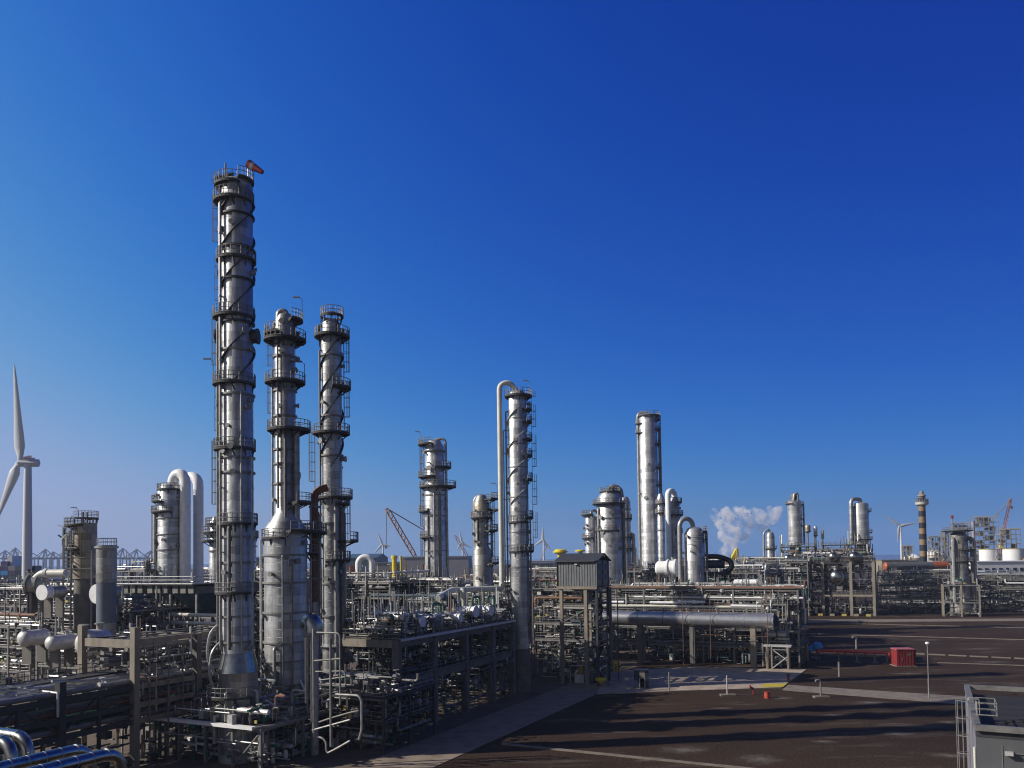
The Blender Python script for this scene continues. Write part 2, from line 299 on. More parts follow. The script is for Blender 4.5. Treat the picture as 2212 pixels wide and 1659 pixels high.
for dx, dy, a_, b_, rz_ in ((1640, 1640, 4.5, 3.0, .3), (1690, 1508, 3.6, 1.6, .1), (1880, 1518, 6.0, 2.0, .05), (2052, 1632, 5, 1.6, -.2), (1780, 1602, 3, 1.2, 0), (1940, 1585, 4, 1.3, -.1), (1560, 1530, 4, 1.0, .2), (2050, 1560, 3, 1.2, 0), (1960, 1455, 7, 1.5, 0), (2120, 1402, 9, 2, 0), (1400, 1640, 4, 1.2, .4), (2140, 1430, 8, 2, 0), (1800, 1545, 3, 1.2, 0), (1480, 1620, 6, 2.5, .1)):
    n_ = 24; o_ = MB().add([(math.cos(2*math.pi*k/n_), math.sin(2*math.pi*k/n_), 0) for k in range(n_)], [tuple(range(n_))]).build('dust_patch', 'dust', smooth=False); q = gp(dx, dy); o_.location = (q.x, q.y, .008); o_.scale = (a_, b_*1.6, 1); o_.rotation_euler = (0, 0, rz_); o_['kind'] = 'structure'
# ------------------------------------------------------------------ columns
def railing_mb(pts, r=0.035, h=1.1, closed=False):
    mb = MB(); P = [Vector(p) for p in pts]
    for hh in (h, h*0.55): mb.tube([p+Vector((0, 0, hh)) for p in P], r, 4, cap=False)
    mb.tube([p+Vector((0, 0, 0.08)) for p in P], r*1.5, 4, cap=False)
    for i in range(len(P)):
        if i: 
            k = max(1, round((P[i]-P[i-1]).length/1.6))
            for j in range(1, k+1): q = P[i-1].lerp(P[i], j/k); mb.tube([q, q+Vector((0, 0, h))], r, 4, cap=False)
        else: mb.tube([P[0], P[0]+Vector((0, 0, h))], r, 4, cap=False)
    return mb
def platform(root, R, z, rout, a0=0, a1=360, off=(0, 0), Y=100, lamp=False):
    mb = MB().sector(z, R*0.99, rout, a0, a1, 0.2, off)
    k = max(2, int(abs(a1-a0)/40))
    for i in range(k+1):
        a = R_(a0+(a1-a0)*i/k); e = Vector((math.cos(a), math.sin(a), 0))
        mb.bar(e*R*0.98+Vector((0, 0, z-1.0)), e*(rout-0.15)+Vector((off[0], off[1], z-0.12)), 0.12)
        mb.bar(e*R*0.98+Vector((0, 0, z-0.22)), e*(rout-0.1)+Vector((off[0], off[1], z-0.22)), 0.12, 0.2)
    p = mb.build('platform', 'grate', root, smooth=False)
    n = max(6, int(abs(a1-a0)/14)); rr = 0.045 if Y < 140 else 0.055
    pts = [((rout-0.05)*math.cos(R_(a0+(a1-a0)*i/n))+off[0], (rout-0.05)*math.sin(R_(a0+(a1-a0)*i/n))+off[1], z) for i in range(n+1)]
    railing_mb(pts, rr).build('railing', 'galv', p)
    if lamp:
        q = Vector(pts[n//3 if lamp is True else int(lamp*n)]); mb = MB(); mb.tube([q, q+Vector((0, 0, 2.6)), q+Vector((-0.5, 0, 2.9))], 0.045, 5); mb.box(q+Vector((-0.7, 0, 2.9)), (0.8, 0.25, 0.14))
        mb.build('lamp', 'galv', p)
    return p
def ladder(root, ang, R, z0, z1, cage=True, Y=100):
    a = R_(ang); e = Vector((math.cos(a), math.sin(a), 0)); t = Vector((-e.y, e.x, 0)); c = e*(R+0.3); r = 0.035 if Y < 140 else 0.05
    mb = MB()
    for s in (-.25, .25): mb.tube([c+t*s+Vector((0, 0, z0)), c+t*s+Vector((0, 0, z1+1.1))], r, 4)
    k = int((z1-z0)/0.6)
    for i in range(k): mb.tube([c-t*.25+Vector((0, 0, z0+.6*i)), c+t*.25+Vector((0, 0, z0+.6*i))], r*.8, 3, cap=False)
    l = mb.build('ladder', 'galv', root)
    if cage:
        mb = MB(); hoop = [c+t*(.38*math.cos(b))+e*(.75*math.sin(b)) for b in [math.pi*i/6 for i in range(7)]]
        for i in range(int((z1-z0-2)/1.3)+1): mb.tube([p+Vector((0, 0, z0+2.2+1.3*i)) for p in hoop], r*.9, 4, cap=False)
        for p in hoop[1:6]: mb.tube([p+Vector((0, 0, z0+2.2)), p+Vector((0, 0, z1+1.0))], r*.8, 3, cap=False)
        mb.build('cage', 'galv', l)
def ring(root, R, z, m='galv', h=0.22, w=0.22): MB().lathe([(z-h/2, R*0.99), (z-h/2, R+w), (z+h/2, R+w), (z+h/2, R*0.99)], n=36).build('stiffening_ring', m, root)
def strake(root, R, z0, z1, turn, n, wd, m):
    for k in range(n):
        mb = MB(); vs = []; fs = []; N = int((z1-z0)/0.3)
        for i in range(N+1):
            z = z0+(z1-z0)*i/N; a = 2*math.pi*((z-z0)/turn+k/n)+0.6; ca, sa = math.cos(a), math.sin(a)
            for r, dz in ((R*.99, -.05), (R+wd, -.05), (R+wd, .05), (R*.99, .05)): vs.append((r*ca, r*sa, z+dz))
        for i in range(N):
            for q in range(4): fs.append((i*4+q, i*4+(q+1) % 4, i*4+4+(q+1) % 4, i*4+4+q))
        mb.add(vs, fs).build('helical_strake', m, root)
def riser(root, ang, dist, z0, z1, r, m='pipe', top=None, Rv=0.0, name='riser_pipe'):
    a = R_(ang); e = Vector((math.cos(a), math.sin(a), 0)); p = e*dist
    pts = [p+Vector((0, 0, z0)), p+Vector((0, 0, z1))]
    if top == 'in': pts += [e*Rv*0.9+Vector((0, 0, z1))]
    mb = MB().tube(pts, r, 10, bend=r*2.2)
    for z in [z0+(z1-z0)*(i+.5)/max(1, int((z1-z0)/7)) for i in range(max(1, int((z1-z0)/7)))]:
        mb.lathe([(-.12, r*1.25), (.12, r*1.25)], p+Vector((0, 0, z)), 10); mb.bar(p+Vector((0, 0, z)), e*Rv*.98+Vector((0, 0, z)), .12)
    return mb.build(name, m, root)
def nozzles(root, R, z0, z1, k, seed, a0=170, a1=370, m='galv', rmax=.3):
    g = random.Random(seed)
    for i in range(k):
        a = R_(g.uniform(a0, a1)); e = Vector((math.cos(a), math.sin(a), 0)); z = g.uniform(z0, z1); r = g.uniform(.12, rmax); L = g.uniform(.25, .55)
        mb = MB(); mb.lathe([(0, r), (L, r), (L, r*1.5), (L+.12, r*1.5)], e*R*.98+Vector((0, 0, z)), 10, axis=e); mb.build('nozzle', m, root)
def column(name, label, dx, dref, Y, prof, m='clad', dtop=None, n=40, cat='column', domed=True, shell='shell'):
    P = at(dx, dref, Y); root = thing(name, label, cat, (P.x, P.y, 0))
    Z = lambda dy: at(dx, dy, Y).z
    pr = [(max(0.0, Z(dy)), m_(r, Y)) for dy, r in prof][::-1]      # bottom to top
    if pr[0][0] > 0.4 and prof[-1][0] > 1330: pr[0] = (0.0, pr[0][1])
    full = list(pr)
    if domed: full += dome(pr[-1][0], pr[-1][1], pr[-1][1]*0.45)
    MB().lathe(full, n=n).build(shell, m, root)
    return root, Z, (lambda d: m_(d, Y))
def arch(root, pts, r, m, name='overhead_pipe', n=14, bend=None):
    return MB().tube(pts, r, n, bend=bend or r*3).build(name, m, root)
def semi(p, q, up, k=10):                                          # half-circle of points between two leg tops
    p, q = Vector(p), Vector(q); c = (p+q)/2; R = (q-p)/2
    return [c-R*math.cos(math.pi*i/k)+Vector((0, 0, up*math.sin(math.pi*i/k))) for i in range(k+1)]

# tall splitter column with windsock
root, Z, S = column('splitter_column', 'tallest silver column, spiral strakes and eight dark walkways, windsock on top', 513, 900, 90, [(400, 31), (404, 33), (1405, 33), (1448, 43), (1452, 41), (1600, 40)], 'clad', domed=True)
R1 = S(33)
for dy, ro, off, a0, a1, lp in ((403, 40, -8, 80, 300, False), (437, 43, -7, 0, 360, 0.4), (563, 42, -2, 0, 360, False), (686, 44, -7, 0, 360, False), (830, 45, -7, 0, 360, 0.55), (970, 44, -6, 0, 360, False), (1131, 42, 0, 0, 360, False), (1279, 44, -3, 0, 360, False), (1500, 56, -8, 120, 330, False)):
    platform(root, S(40) if dy > 1450 else R1, Z(dy), S(ro), a0, a1, (S(off), 0), lamp=lp)
platform(root, R1*.4, Z(392), S(34), -70, 80, (S(2), 0))
for dy in (470, 540, 609, 700, 760, 855, 990, 1022, 1160, 1215, 1330, 1385): ring(root, R1, Z(dy), 'dark' if dy < 720 else 'galv')
strake(root, R1, Z(830), Z(440), m_(245, 90), 3, .27, 'dark')  # strakes coloured dark in place of their shading, really cladding
for d0, d1, an in ((437, 400, 200), (563, 440, 185), (686, 566, 172), (830, 690, 190), (970, 832, 172), (1131, 972, 195), (1279, 1133, 172)): ladder(root, an, R1, Z(d0), Z(d1))
riser(root, 228, R1+.35, Z(1400), Z(448), .16, 'pipe', 'in', R1); riser(root, 205, R1+.4, Z(1400), Z(700), .14, 'pipe_dull', 'in', R1)
riser(root, 300, R1+.3, Z(1400), Z(850), .1, 'pipe', 'in', R1); riser(root, 335, R1+.4, Z(1400), Z(990), .16, 'pipe', 'in', R1); riser(root, 262, R1+.25, Z(1400), Z(1140), .2, 'pipe_dull', 'in', R1)
nozzles(root, R1, Z(1400), Z(450), 22, 1)
for a, r in ((182, .75), (2, .8)):
    e = Vector((math.cos(R_(a)), math.sin(R_(a)), 0)); MB().lathe([(0, r), (1.0, r), (1.0, r*1.12), (1.2, r*1.12)], e*R1*.7+Vector((0, 0, Z(727))), 16, axis=e).build('manhole', 'dark', root)
MB().tube([(-S(6), -S(12), Z(410)), (-S(6), -S(12), Z(383)), (-S(40), -S(14), Z(392))], .28, 8).build('davit', 'dark', root); MB().box((-S(14), -S(18), Z(398)), (S(14), S(8), S(16))).build('valve_box', 'pipe_dull', root, False); MB().tube([(-S(18), -S(20), Z(412)), (-S(18), -S(20), Z(362))], .1, 6).build('mast', 'dark', root); MB().tube([(-S(24), S(4), Z(390)), (S(8), -S(24), Z(402)), (S(26), -S(20), Z(409))], .3, 8).build('relief_pipe', 'pipe', root)
MB().lathe([(Z(1409), R1*1.03), (Z(1450), S(43.6))], n=40).build('flared_skirt', 'shiny', root)
for i in range(10):
    a = R_(180+20*i); e = Vector((math.cos(a), math.sin(a), 0)); zz = Z(1490)-i % 4*1.3
    MB().tube([e*S(41)+Vector((0, 0, zz)), e*S(41+9)+Vector((0, 0, zz)), e*S(41+9)+Vector((0, 0, zz-3))], .12+.05*(i % 3), 8, bend=.3).build('drain_pipe', ('pipe', 'pipe_dull')[i % 2], root)
for k, zz in ((205, 1392), (222, 1430)):
    e = Vector((math.cos(R_(k)), math.sin(R_(k)), 0)); MB().tube([e*R1+Vector((0, 0, Z(zz-50))), e*(R1+1.2)+Vector((0, 0, Z(zz-30))), e*(R1+1.6)+Vector((0, 0, Z(zz+20))), e*(R1+.8)+Vector((0, 0, Z(zz+60)))], .16, 8, bend=1).build('side_pipe', 'pipe', root)
C1P = root.location.copy()
ws = thing('windsock', 'red and white windsock on a thin white pole above the tallest column', 'windsock', (C1P.x+S(24), C1P.y, Z(396)))
MB().tube([(0, 0, 0), (0, 0, S(46))], .07, 6).build('pole', 'white', ws)
mbs = [MB(), MB()]; p0 = Vector((.1, 0, S(42))); dv = Vector((S(32), -.3, -S(21)))
for i in range(5):
    a, b = p0+dv*(i/5), p0+dv*((i+1)/5); mbs[1 if i == 1 else 0].tube([a, b], [.55-.06*i, .55-.06*(i+1)], 12, cap=(i in (0, 1, 2, 4)))
sk = mbs[0].build('sock', 'red', ws); mbs[1].build('white_band', 'lilac', sk)

# stepped column
root, Z, S = column('stepped_column', 'silver column stepping out to a wide lower shell, second from the tallest column', 617, 1100, 99, [(684, 17), (697, 22), (1108, 22), (1140, 43), (1160, 45), (1620, 45)], 'clad')
R2 = S(22); R2b = S(45)
for dy, ro, off, a0, a1, lp in ((735, 45, 0, 0, 360, True), (826, 43, 0, 0, 360, 0.1), (929, 46, 8, 0, 360, False), (722, 40, -3, 90, 270, False)):
    platform(root, R2, Z(dy), S(ro), a0, a1, (S(off), 0), lamp=lp)
platform(root, R2*.3, Z(692), S(33), -60, 110, (S(6), 0), lamp=True)
platform(root, R2, Z(1085), S(42), -60, 60, (S(14), 0)); platform(root, S(40), Z(1147), S(66), -75, 75, (S(12), 0)); platform(root, R2b, Z(1162), S(51), 120, 285, (0, 0))
for dy in (772, 845, 900, 972, 1003, 1046): ring(root, R2, Z(dy), 'galv')
for dy in (1199, 1258, 1322, 1385, 1425, 1475): ring(root, R2b, Z(dy), 'galv')
for d0, d1 in ((826, 738), (929, 828)): ladder(root, 175, R2, Z(d0), Z(d1))
ladder(root, 185, R2b, Z(1500), Z(1165), cage=False); ladder(root, 330, R2, Z(1085), Z(931))
riser(root, 340, R2+S(7), Z(1140), Z(932), S(6), 'pipe', 'in', R2); riser(root, 195, R2+S(5), Z(1130), Z(800), S(2.6), 'pipe', 'in', R2); riser(root, 285, R2+S(5), Z(1120), Z(940), S(3), 'pipe_dull', 'in', R2)
riser(root, 250, R2+.25, Z(1100), Z(745), .13, 'pipe_dull', 'in', R2)
riser(root, 182, R2b+.5, Z(1560), Z(1166), .13, 'galv_lt', None, R2b); riser(root, 258, R2b+.35, Z(1560), Z(1395), .2, 'pipe', 'in', R2b); riser(root, 300, R2b+.4, Z(1560), Z(1210), .12, 'pipe_dull', 'in', R2b); riser(root, 278, R2b+.3, Z(1560), Z(1200), .09, 'pipe', 'in', R2b)
nozzles(root, R2, Z(1090), Z(700), 14, 2)
for pts, r, m in ((((-12, -10, 700), (-12, -10, 676), (2, -8, 672), (10, -8, 690)), .3, 'pipe'), (((-18, 0, 722), (-18, 0, 682), (-4, 4, 676)), .22, 'dark'), (((2, -14, 735), (2, -14, 690)), .35, 'pipe_dull'), (((-20, -12, 734), (-20, -12, 702), (-10, -12, 700)), .25, 'pipe_dull'), (((24, -6, 735), (24, -6, 700), (34, 0, 700)), .12, 'dark')):
    MB().tube([(S(x), S(y), Z(d)) for x, y, d in pts], r, 8, bend=.5).build('top_pipe', m, root)
MB().box((S(28), -S(4), Z(726)), (S(9), S(8), S(15))).build('valve_box', 'dark', root, False); MB().box((-S(30), -S(4), Z(727)), (S(7), S(8), S(11))).build('valve_box', 'dark', root, False); nozzles(root, R2b, Z(1520), Z(1170), 14, 3)
# slender column
root, Z, S = column('slender_column', 'slim silver column with spiral strakes, rightmost of the three left towers', 717, 1000, 106, [(700, 19), (728, 19), (730, 22), (1390, 22), (1395, 30), (1400, 22), (1560, 22)], 'clad')
R3 = S(22)
for dy, ro, off, a0, a1, lp in ((683, 25, 2, 0, 360, False), (727, 38, 2, 0, 360, False), (838, 38, 4, -80, 80, False), (936, 40, -1, 0, 360, False), (1075, 40, 4, 0, 360, True), (1088, 28, 10, -60, 60, False), (1209, 32, 7, -120, 90, False), (1168, 40, 16, -45, 45, False)):
    platform(root, R3, Z(dy), S(ro), a0, a1, (S(off), 0), lamp=lp)
for dy in (770, 900, 985, 1130, 1260, 1330): ring(root, R3, Z(dy), 'galv')
for pts, r, m in ((((-10, -10, 727), (-10, -10, 690)), .3, 'pipe_dull'), (((-26, -6, 727), (-26, -6, 706), (-14, -6, 706)), .25, 'dark'), (((18, -12, 728), (18, -12, 700), (8, -10, 697)), .2, 'dark')):
    MB().tube([(S(x), S(y), Z(d)) for x, y, d in pts], r, 8, bend=.5).build('top_pipe', m, root)
MB().box((S(26), -S(6), Z(719)), (S(8), S(8), S(13))).build('valve_box', 'dark', root, False)
strake(root, R3, Z(1010), Z(735), m_(190, 106), 3, .24, 'dark')  # dark colour again replaces shading on the cladding strakes
ladder(root, 5, R3, Z(838), Z(729)); ladder(root, 5, R3, Z(936), Z(840)); ladder(root, 185, R3+.6, Z(1075), Z(938)); ladder(root, 5, R3, Z(1209), Z(1090))
riser(root, 300, R3+S(3), Z(1560), Z(1095), S(4), 'pipe', 'in', R3); riser(root, 335, R3+S(4), Z(1560), Z(1100), S(4.5), 'pipe_dull', 'in', R3); riser(root, 0, R3+S(5), Z(1400), Z(1110), .16, 'pipe', 'in', R3); riser(root, 215, R3+.3, Z(1400), Z(760), .12, 'pipe_dull', 'in', R3)
nozzles(root, R3, Z(1390), Z(700), 16, 4)
# rusty transfer line between the two
P = at(680, 1200, 101); root = thing('transfer_line', 'rusty thick vertical pipe between the stepped and the slender column', 'pipe', (P.x, P.y, 0)); Z = lambda d: at(680, d, 101).z
MB().tube([(0, 0, Z(1300)), (0, 0, Z(1062)), (1.6, .4, Z(1052))], m_(8, 101), 14, bend=1.5).build('pipe', 'rust', root)
MB().tube([(0, 0, Z(1600)), (0, 0, Z(1300))], m_(11, 101), 14).build('lower_pipe', 'pipe', root)
for d in (1095, 1130, 1165, 1210, 1250): MB().lathe([(-.12, m_(12.5, 101)), (.12, m_(12.5, 101))], (0, 0, Z(d)), 14).build('flange', 'galv', root)
platform(root, m_(9, 101), Z(1150), m_(26, 101), 120, 420, (0, 0)); platform(root, m_(9, 101), Z(1195), m_(24, 101), 120, 300, (0, 0))
riser(root, 250, m_(15, 101), Z(1500), Z(1090), .13, 'pipe', 'in', m_(9, 101)); riser(root, 320, m_(16, 101), Z(1500), Z(1110), .1, 'pipe_dull', 'in', m_(9, 101))
# silver elbow duct
P = at(677, 1365, 92); root = thing('elbow_duct', 'fat silver elbow duct on the wide shell of the stepped column', 'duct', (P.x, P.y, P.z)); s = lambda d: m_(d, 92)
MB().tube([(-s(12), s(10), s(22)), (0, 0, s(20)), (s(0), 0, -s(0))], s(20), 18, bend=s(20)).build('elbow', 'shiny', root)
MB().lathe([(-s(6), s(19)), (-s(6), s(23)), (0, s(23)), (0, s(19))], (0, 0, 0), 18).build('flange', 'galv', root)
MB().tube([(s(2), 0, -s(4)), (s(2), 0, -P.z)], s(9), 14).build('drop_pipe', 'pipe', root)
MB().tube([(-s(12), 0, -s(6)), (-s(14), 0, -s(170)), (-s(2), 0, -s(190))], s(3), 8, bend=.4).build('side_pipe', 'pipe', root)

# twin white loops and their column
root, Z, S = column('loop_column', 'pale column with twin white overhead loops, left of the tallest column', 369, 1130, 150, [(1052, 22), (1062, 27), (1330, 27)], 'clad_white')
for dy, ro, off, a0, a1 in ((1106, 36, -4, 100, 300), (1083, 36, -3, 100, 260), (1058, 30, 2, 0, 360)): platform(root, S(27), Z(dy), S(ro), a0, a1, (S(off), 0), Y=150)
for dy in (1120, 1155, 1188): ring(root, S(27), Z(dy), 'galv')
x0, x1, rr = S(4), S(36), S(11)
arch(root, [(x0, 0, Z(1064))]+semi((x0, 0, Z(1045)), (x1, -1.0, Z(1045)), S(21))+[(x1, -1.0, Z(1330))], rr, 'white', 'overhead_loop')
arch(root, [(S(30)-2.2, 5, Z(1090))]+semi((S(30)-2.2, 5, Z(1046)), (S(62)-1.4, 3.0, Z(1046)), S(21))+[(S(62)-1.4, 3.0, Z(1330))], rr, 'white', 'overhead_loop')
riser(root, 205, S(31), Z(1330), Z(1110), .35, 'pipe', 'in', S(27)); riser(root, 335, S(30), Z(1330), Z(1080), .4, 'clad_brown', 'in', S(27)); nozzles(root, S(27), Z(1200), Z(1065), 10, 5)
ladder(root, 190, S(27), Z(1240), Z(1108), Y=150)
root, Z, S = column('short_column', 'short pale column half hidden behind the left side of the tallest column', 468, 1160, 140, [(1118, 8), (1128, 15), (1330, 15)], 'clad_white')
for dy, ro, off in ((1150, 24, -6), (1168, 26, -6), (1132, 20, -4)): platform(root, S(15), Z(dy), S(ro), 60, 300, (S(off), 0), Y=140)
riser(root, 300, S(18), Z(1330), Z(1140), .4, 'clad_dark', 'in', S(15)); ring(root, S(15), Z(1190)); nozzles(root, S(15), Z(1215), Z(1130), 6, 6)
root, Z, S = column('twin_column', 'pale column peeping out behind the right side of the tallest column', 541, 1160, 145, [(1122, 6), (1132, 12), (1330, 12)], 'clad_white')
ring(root, S(12), Z(1180)); platform(root, S(12), Z(1160), S(17), -80, 80, Y=145)
# brown heater stack column
root, Z, S = column('heater', 'brown grey heater shell with twin thin stacks at far left', 184, 1180, 125, [(1130, 23), (1250, 24)], 'clad_brown', domed=False)
platform(root, S(20), Z(1134), S(34), 60, 300, (S(-8), 0), Y=125, lamp=True); platform(root, S(23), Z(1185), S(36), 90, 270, (S(-4), 0), Y=125); platform(root, S(23), Z(1120), S(26), -120, 120, (0, 0), Y=125); ladder(root, 190, S(23), Z(1240), Z(1136))
for i, x in enumerate((0, 9)): MB().tube([(S(x-5), 0, Z(1132)), (S(x-5), 0, Z(1106+i))], S(2.2), 8).build('stack', 'pipe_dull', root)
riser(root, 150, S(27), Z(1250), Z(1150), .3, 'pipe', 'in', S(23)); nozzles(root, S(23), Z(1240), Z(1135), 8, 7, rmax=.4); MB().lathe([(0, S(24)), (Z(1250), S(21))], n=20).build('support_leg', 'conc_gr', root)
MB().tube([(S(4), -S(24), Z(1240)), (S(4), -S(24), Z(1150))], .06, 6).build('gas_line', 'tagyel', root)
for x in (-30, -14, 30):
    for y in (-30, 14): MB().bar((S(x), S(y), 0), (S(x), S(y), Z(1140 if x < 0 else 1190)), .22).build('frame_post', 'galv', root, False)
for dy in (1168, 1204, 1228):
    MB().bar((-S(30), -S(30), Z(dy)), (-S(14), -S(30), Z(dy)), .16).build('frame_beam', 'galv', root, False); MB().bar((-S(30), -S(30), Z(dy)), (-S(30), S(14), Z(dy)), .16).build('frame_beam', 'galv', root, False)
    if dy > 1185: MB().bar((-S(14), -S(30), Z(dy)), (S(30), -S(30), Z(dy)), .16).build('frame_beam', 'galv', root, False)
    if dy == 1204: MB().box((-S(22), -S(10), Z(dy)), (S(9), S(20), .08)).build('frame_deck', 'grate', root, False)
    railing_mb([(-S(30), S(14), Z(dy)), (-S(30), -S(30), Z(dy)), (-S(14), -S(30), Z(dy))], .045).build('railing', 'galv', root)
g = random.Random(33)
for k in range(9): x, y, z = S(g.uniform(-34, -20)), S(g.uniform(-34, 0)), Z(g.uniform(1150, 1240)); MB().tube([(x, y, z), (x, y, z+g.uniform(1, 4)), (x+g.uniform(-1.5, 1.5), y, z+g.uniform(1, 4))], g.choice((.08, .12, .2, .3)), 7, bend=.3).build('pipe', g.choice(PM), root)
# drum column (two tone)
root, Z, S = column('drum', 'upright drum with smooth grey blue foot and clad upper half, at left', 230, 1260, 112, [(1180, 20.5), (1258, 20.5), (1259, 19.5), (1350, 19.5)], 'clad_dark', domed=False)
MB().lathe([(Z(1345), S(19.8)), (Z(1259), S(19.8))], n=32).build('lower_shell', mat('grey blue primer', (0.17, 0.19, 0.23), 0.5, .2, var=.15, scale=.6), root)
MB().lathe([(Z(1184), S(19.6)), (Z(1184), S(24)), (Z(1180), S(24)), (Z(1180), S(19.6))], n=32).build('rim', 'pipe', root)
railing_mb([(S(20*math.cos(a)), S(20*math.sin(a)), Z(1180)) for a in [math.pi*2*i/16 for i in range(17)]]).build('railing', 'galv', root)
MB().lathe([(0, S(12)), (Z(1350), S(12))], n=16).build('pedestal', 'conc_gr', root)

# column with rounded loop, centre left
root, Z, S = column('absorber', 'thick silver column with a thin looped top pipe, behind the orange crane boom', 940, 1100, 160, [(956, 15), (964, 20), (1045, 20.5), (1052, 22.5), (1330, 23)], 'clad_white')
for dy, ro, off, a0, a1 in ((960, 32, -4, 90, 270), (1030, 33, -3, 100, 280), (1052, 40, 6, 0, 360), (1010, 32, 4, -90, 60), (1160, 31, -3, 150, 260), (1104, 32, -4, 140, 240)): platform(root, S(21), Z(dy), S(ro), a0, a1, (S(off), 0), Y=160, lamp=(dy == 960))
arch(root, [(0, 0, Z(962)), (0, 0, Z(950)), (S(24), 0, Z(947)), (S(26), 0, Z(1330))], S(3), 'pipe', bend=1.2)
for d0, d1 in ((1052, 962), (1160, 1054), (1240, 1162)): ladder(root, 178, S(21), Z(d0), Z(d1), Y=160)
riser(root, 270, S(24), Z(1330), Z(1068), S(2.2), 'pipe', 'in', S(21)); riser(root, 300, S(24), Z(1330), Z(1068), S(3), 'pipe_dull', 'in', S(21)); riser(root, 235, S(24), Z(1330), Z(1100), S(2), 'pipe_dull', 'in', S(21))
for dy in (975, 1070, 1115, 1190): ring(root, S(22), Z(dy))
nozzles(root, S(21), Z(1230), Z(970), 18, 8, rmax=.4)
# small flared column
root, Z, S = column('flash_column', 'mottled grey column swelling below mid height, under the tall cream pipe', 1041, 1170, 150, [(1072, 10), (1084, 16), (1128, 15), (1180, 14.5), (1190, 20), (1420, 20)], 'clad_dark')
for dy, ro, off, a0, a1 in ((1078, 28, 8, -60, 90), (1118, 24, 0, 0, 360), (1146, 27, 8, -70, 70), (1216, 30, 8, -60, 60), (1100, 30, 14, -40, 40)): platform(root, S(14), Z(dy), S(ro), a0, a1, (S(off), 0), Y=150, lamp=(dy == 1078))
arch(root, [(S(-14), 0, Z(1200)), (S(-15), 0, Z(1080)), (S(-6), 0, Z(1070)), (S(2), 0, Z(1080))], S(4), 'pipe', bend=1.0)
MB().lathe([(Z(1105), S(17)), (Z(1090), S(18)), (Z(1085), S(15))], n=24).build('top_casing', 'clad_brown', root)
riser(root, 15, S(22), Z(1400), Z(1100), .25, 'pipe', 'in', S(14)); riser(root, 240, S(17), Z(1180), Z(1120), .18, 'pipe_dull', 'in', S(14)); nozzles(root, S(15), Z(1180), Z(1085), 10, 9); nozzles(root, S(20), Z(1270), Z(1195), 8, 10); ladder(root, 0, S(16), Z(1240), Z(1080), Y=150)
MB().lathe([(Z(1402), S(17)), (Z(1366), S(17))], n=24).build('bright_jacket', 'clad_white', root)
# strake column with cream overhead line
root, Z, S = column('stripper_column', 'silver column with pale spiral strakes beside a tall cream pipe', 1121, 1150, 134, [(850, 18), (855, 20.5), (1390, 20.5), (1392, 20), (1560, 20)], 'clad_white')
R7 = S(20.5)
platform(root, R7*.9, Z(856), S(30), 0, 360, (S(3), 0), Y=134, lamp=.1)
for dy in (885, 912, 950, 985, 1036, 1118, 1190): platform(root, R7, Z(dy), S(23), -60, 50, (S(9), 0), Y=134)
for a, b in ((885, 858), (950, 887), (1036, 952), (1118, 1038), (1190, 1120)): ladder(root, 0, R7+.5, Z(a), Z(b), Y=134)
platform(root, R7, Z(1128), S(24), 200, 330, Y=134); platform(root, R7, Z(1191), S(24), 200, 330, Y=134)
strake(root, R7, Z(1090), Z(880), m_(125, 134), 2, .24, 'galv_lt')
for dy in (905, 960, 1010, 1075, 1150, 1225): ring(root, R7, Z(dy), 'galv', .15, .12)
arch(root, [(0, 0, Z(862)), (0, 0, Z(846))]+semi((S(-6), 0, Z(842)), (S(-38), -.5, Z(842)), S(15))[1:]+[(S(-38), -.5, Z(1270))], S(5.6), 'cream', 'overhead_pipe')
riser(root, 195, S(26), Z(1330), Z(890), S(1.8), 'pipe_dull', 'in', R7); riser(root, 190, S(31), Z(1330), Z(930), S(1.3), 'pipe', 'in', R7); riser(root, 330, S(23), Z(1380), Z(900), S(1.4), 'pipe_dull', 'in', R7); riser(root, 350, S(25), Z(1400), Z(1120), S(2), 'pipe', 'in', R7); nozzles(root, R7, Z(1400), Z(870), 16, 11)
MB().lathe([(0, S(21.5)), (Z(1400), S(20.6))], n=32).build('concrete_skirt', 'conc_gr', root)
C7 = root.location.copy(); zh = Z(1270)
cl = thing('header_pipe', 'long cream header pipe running left from the foot of the tall cream pipe', 'pipe', (C7.x+S(-38), C7.y-.5, zh)); q = at(975, 1275, 128)-Vector(cl.location); q2 = at(945, 1292, 118)-Vector(cl.location)
MB().tube([(0, 0, .9), (0, 0, 0), q, q2], S(6), 14, bend=1.4).build('pipe', 'cream', cl)
b0 = at(990, 1275, 129)-Vector(cl.location); MB().tube([b0, b0+Vector((.9, -.6, 0)), b0+Vector((.9, -.6, -3))], S(5), 12, bend=1).build('branch_pipe', 'cream', cl)
for i in (.25, .55, .85): p = Vector((0, 0, 0)).lerp(q, i); MB().bar(p, (p.x, p.y, -6), .25).build('support_post', 'galv', cl)

# centre right group
root, Z, S = column('tall_smooth_column', 'tall smooth silver column, tallest right of the cream pipe', 1402, 1050, 225, [(900, 17), (904, 19.5), (1330, 20)], 'clad_white')
platform(root, S(19), Z(899), S(24), 0, 360, (S(3), 0), Y=225)
for dy in (907, 928, 960, 1048, 1010): platform(root, S(19), Z(dy), S(14), -70, 60, (S(14), 0), Y=225)
for dy in (915, 935): platform(root, S(19), Z(dy), S(12), 120, 240, (S(-15), 0), Y=225)
arch(root, [(S(2), 0, Z(898)), (S(0), 0, Z(891)), (S(-22), 0, Z(891)), (S(-22.5), 0, Z(1330))], S(2.6), 'pipe', bend=1.6); riser(root, 350, S(24), Z(1330), Z(930), .3, 'pipe_dull', 'in', S(19)); ladder(root, 0, S(20), Z(1100), Z(905), Y=225)
nozzles(root, S(19), Z(1190), Z(910), 8, 12, rmax=.4)
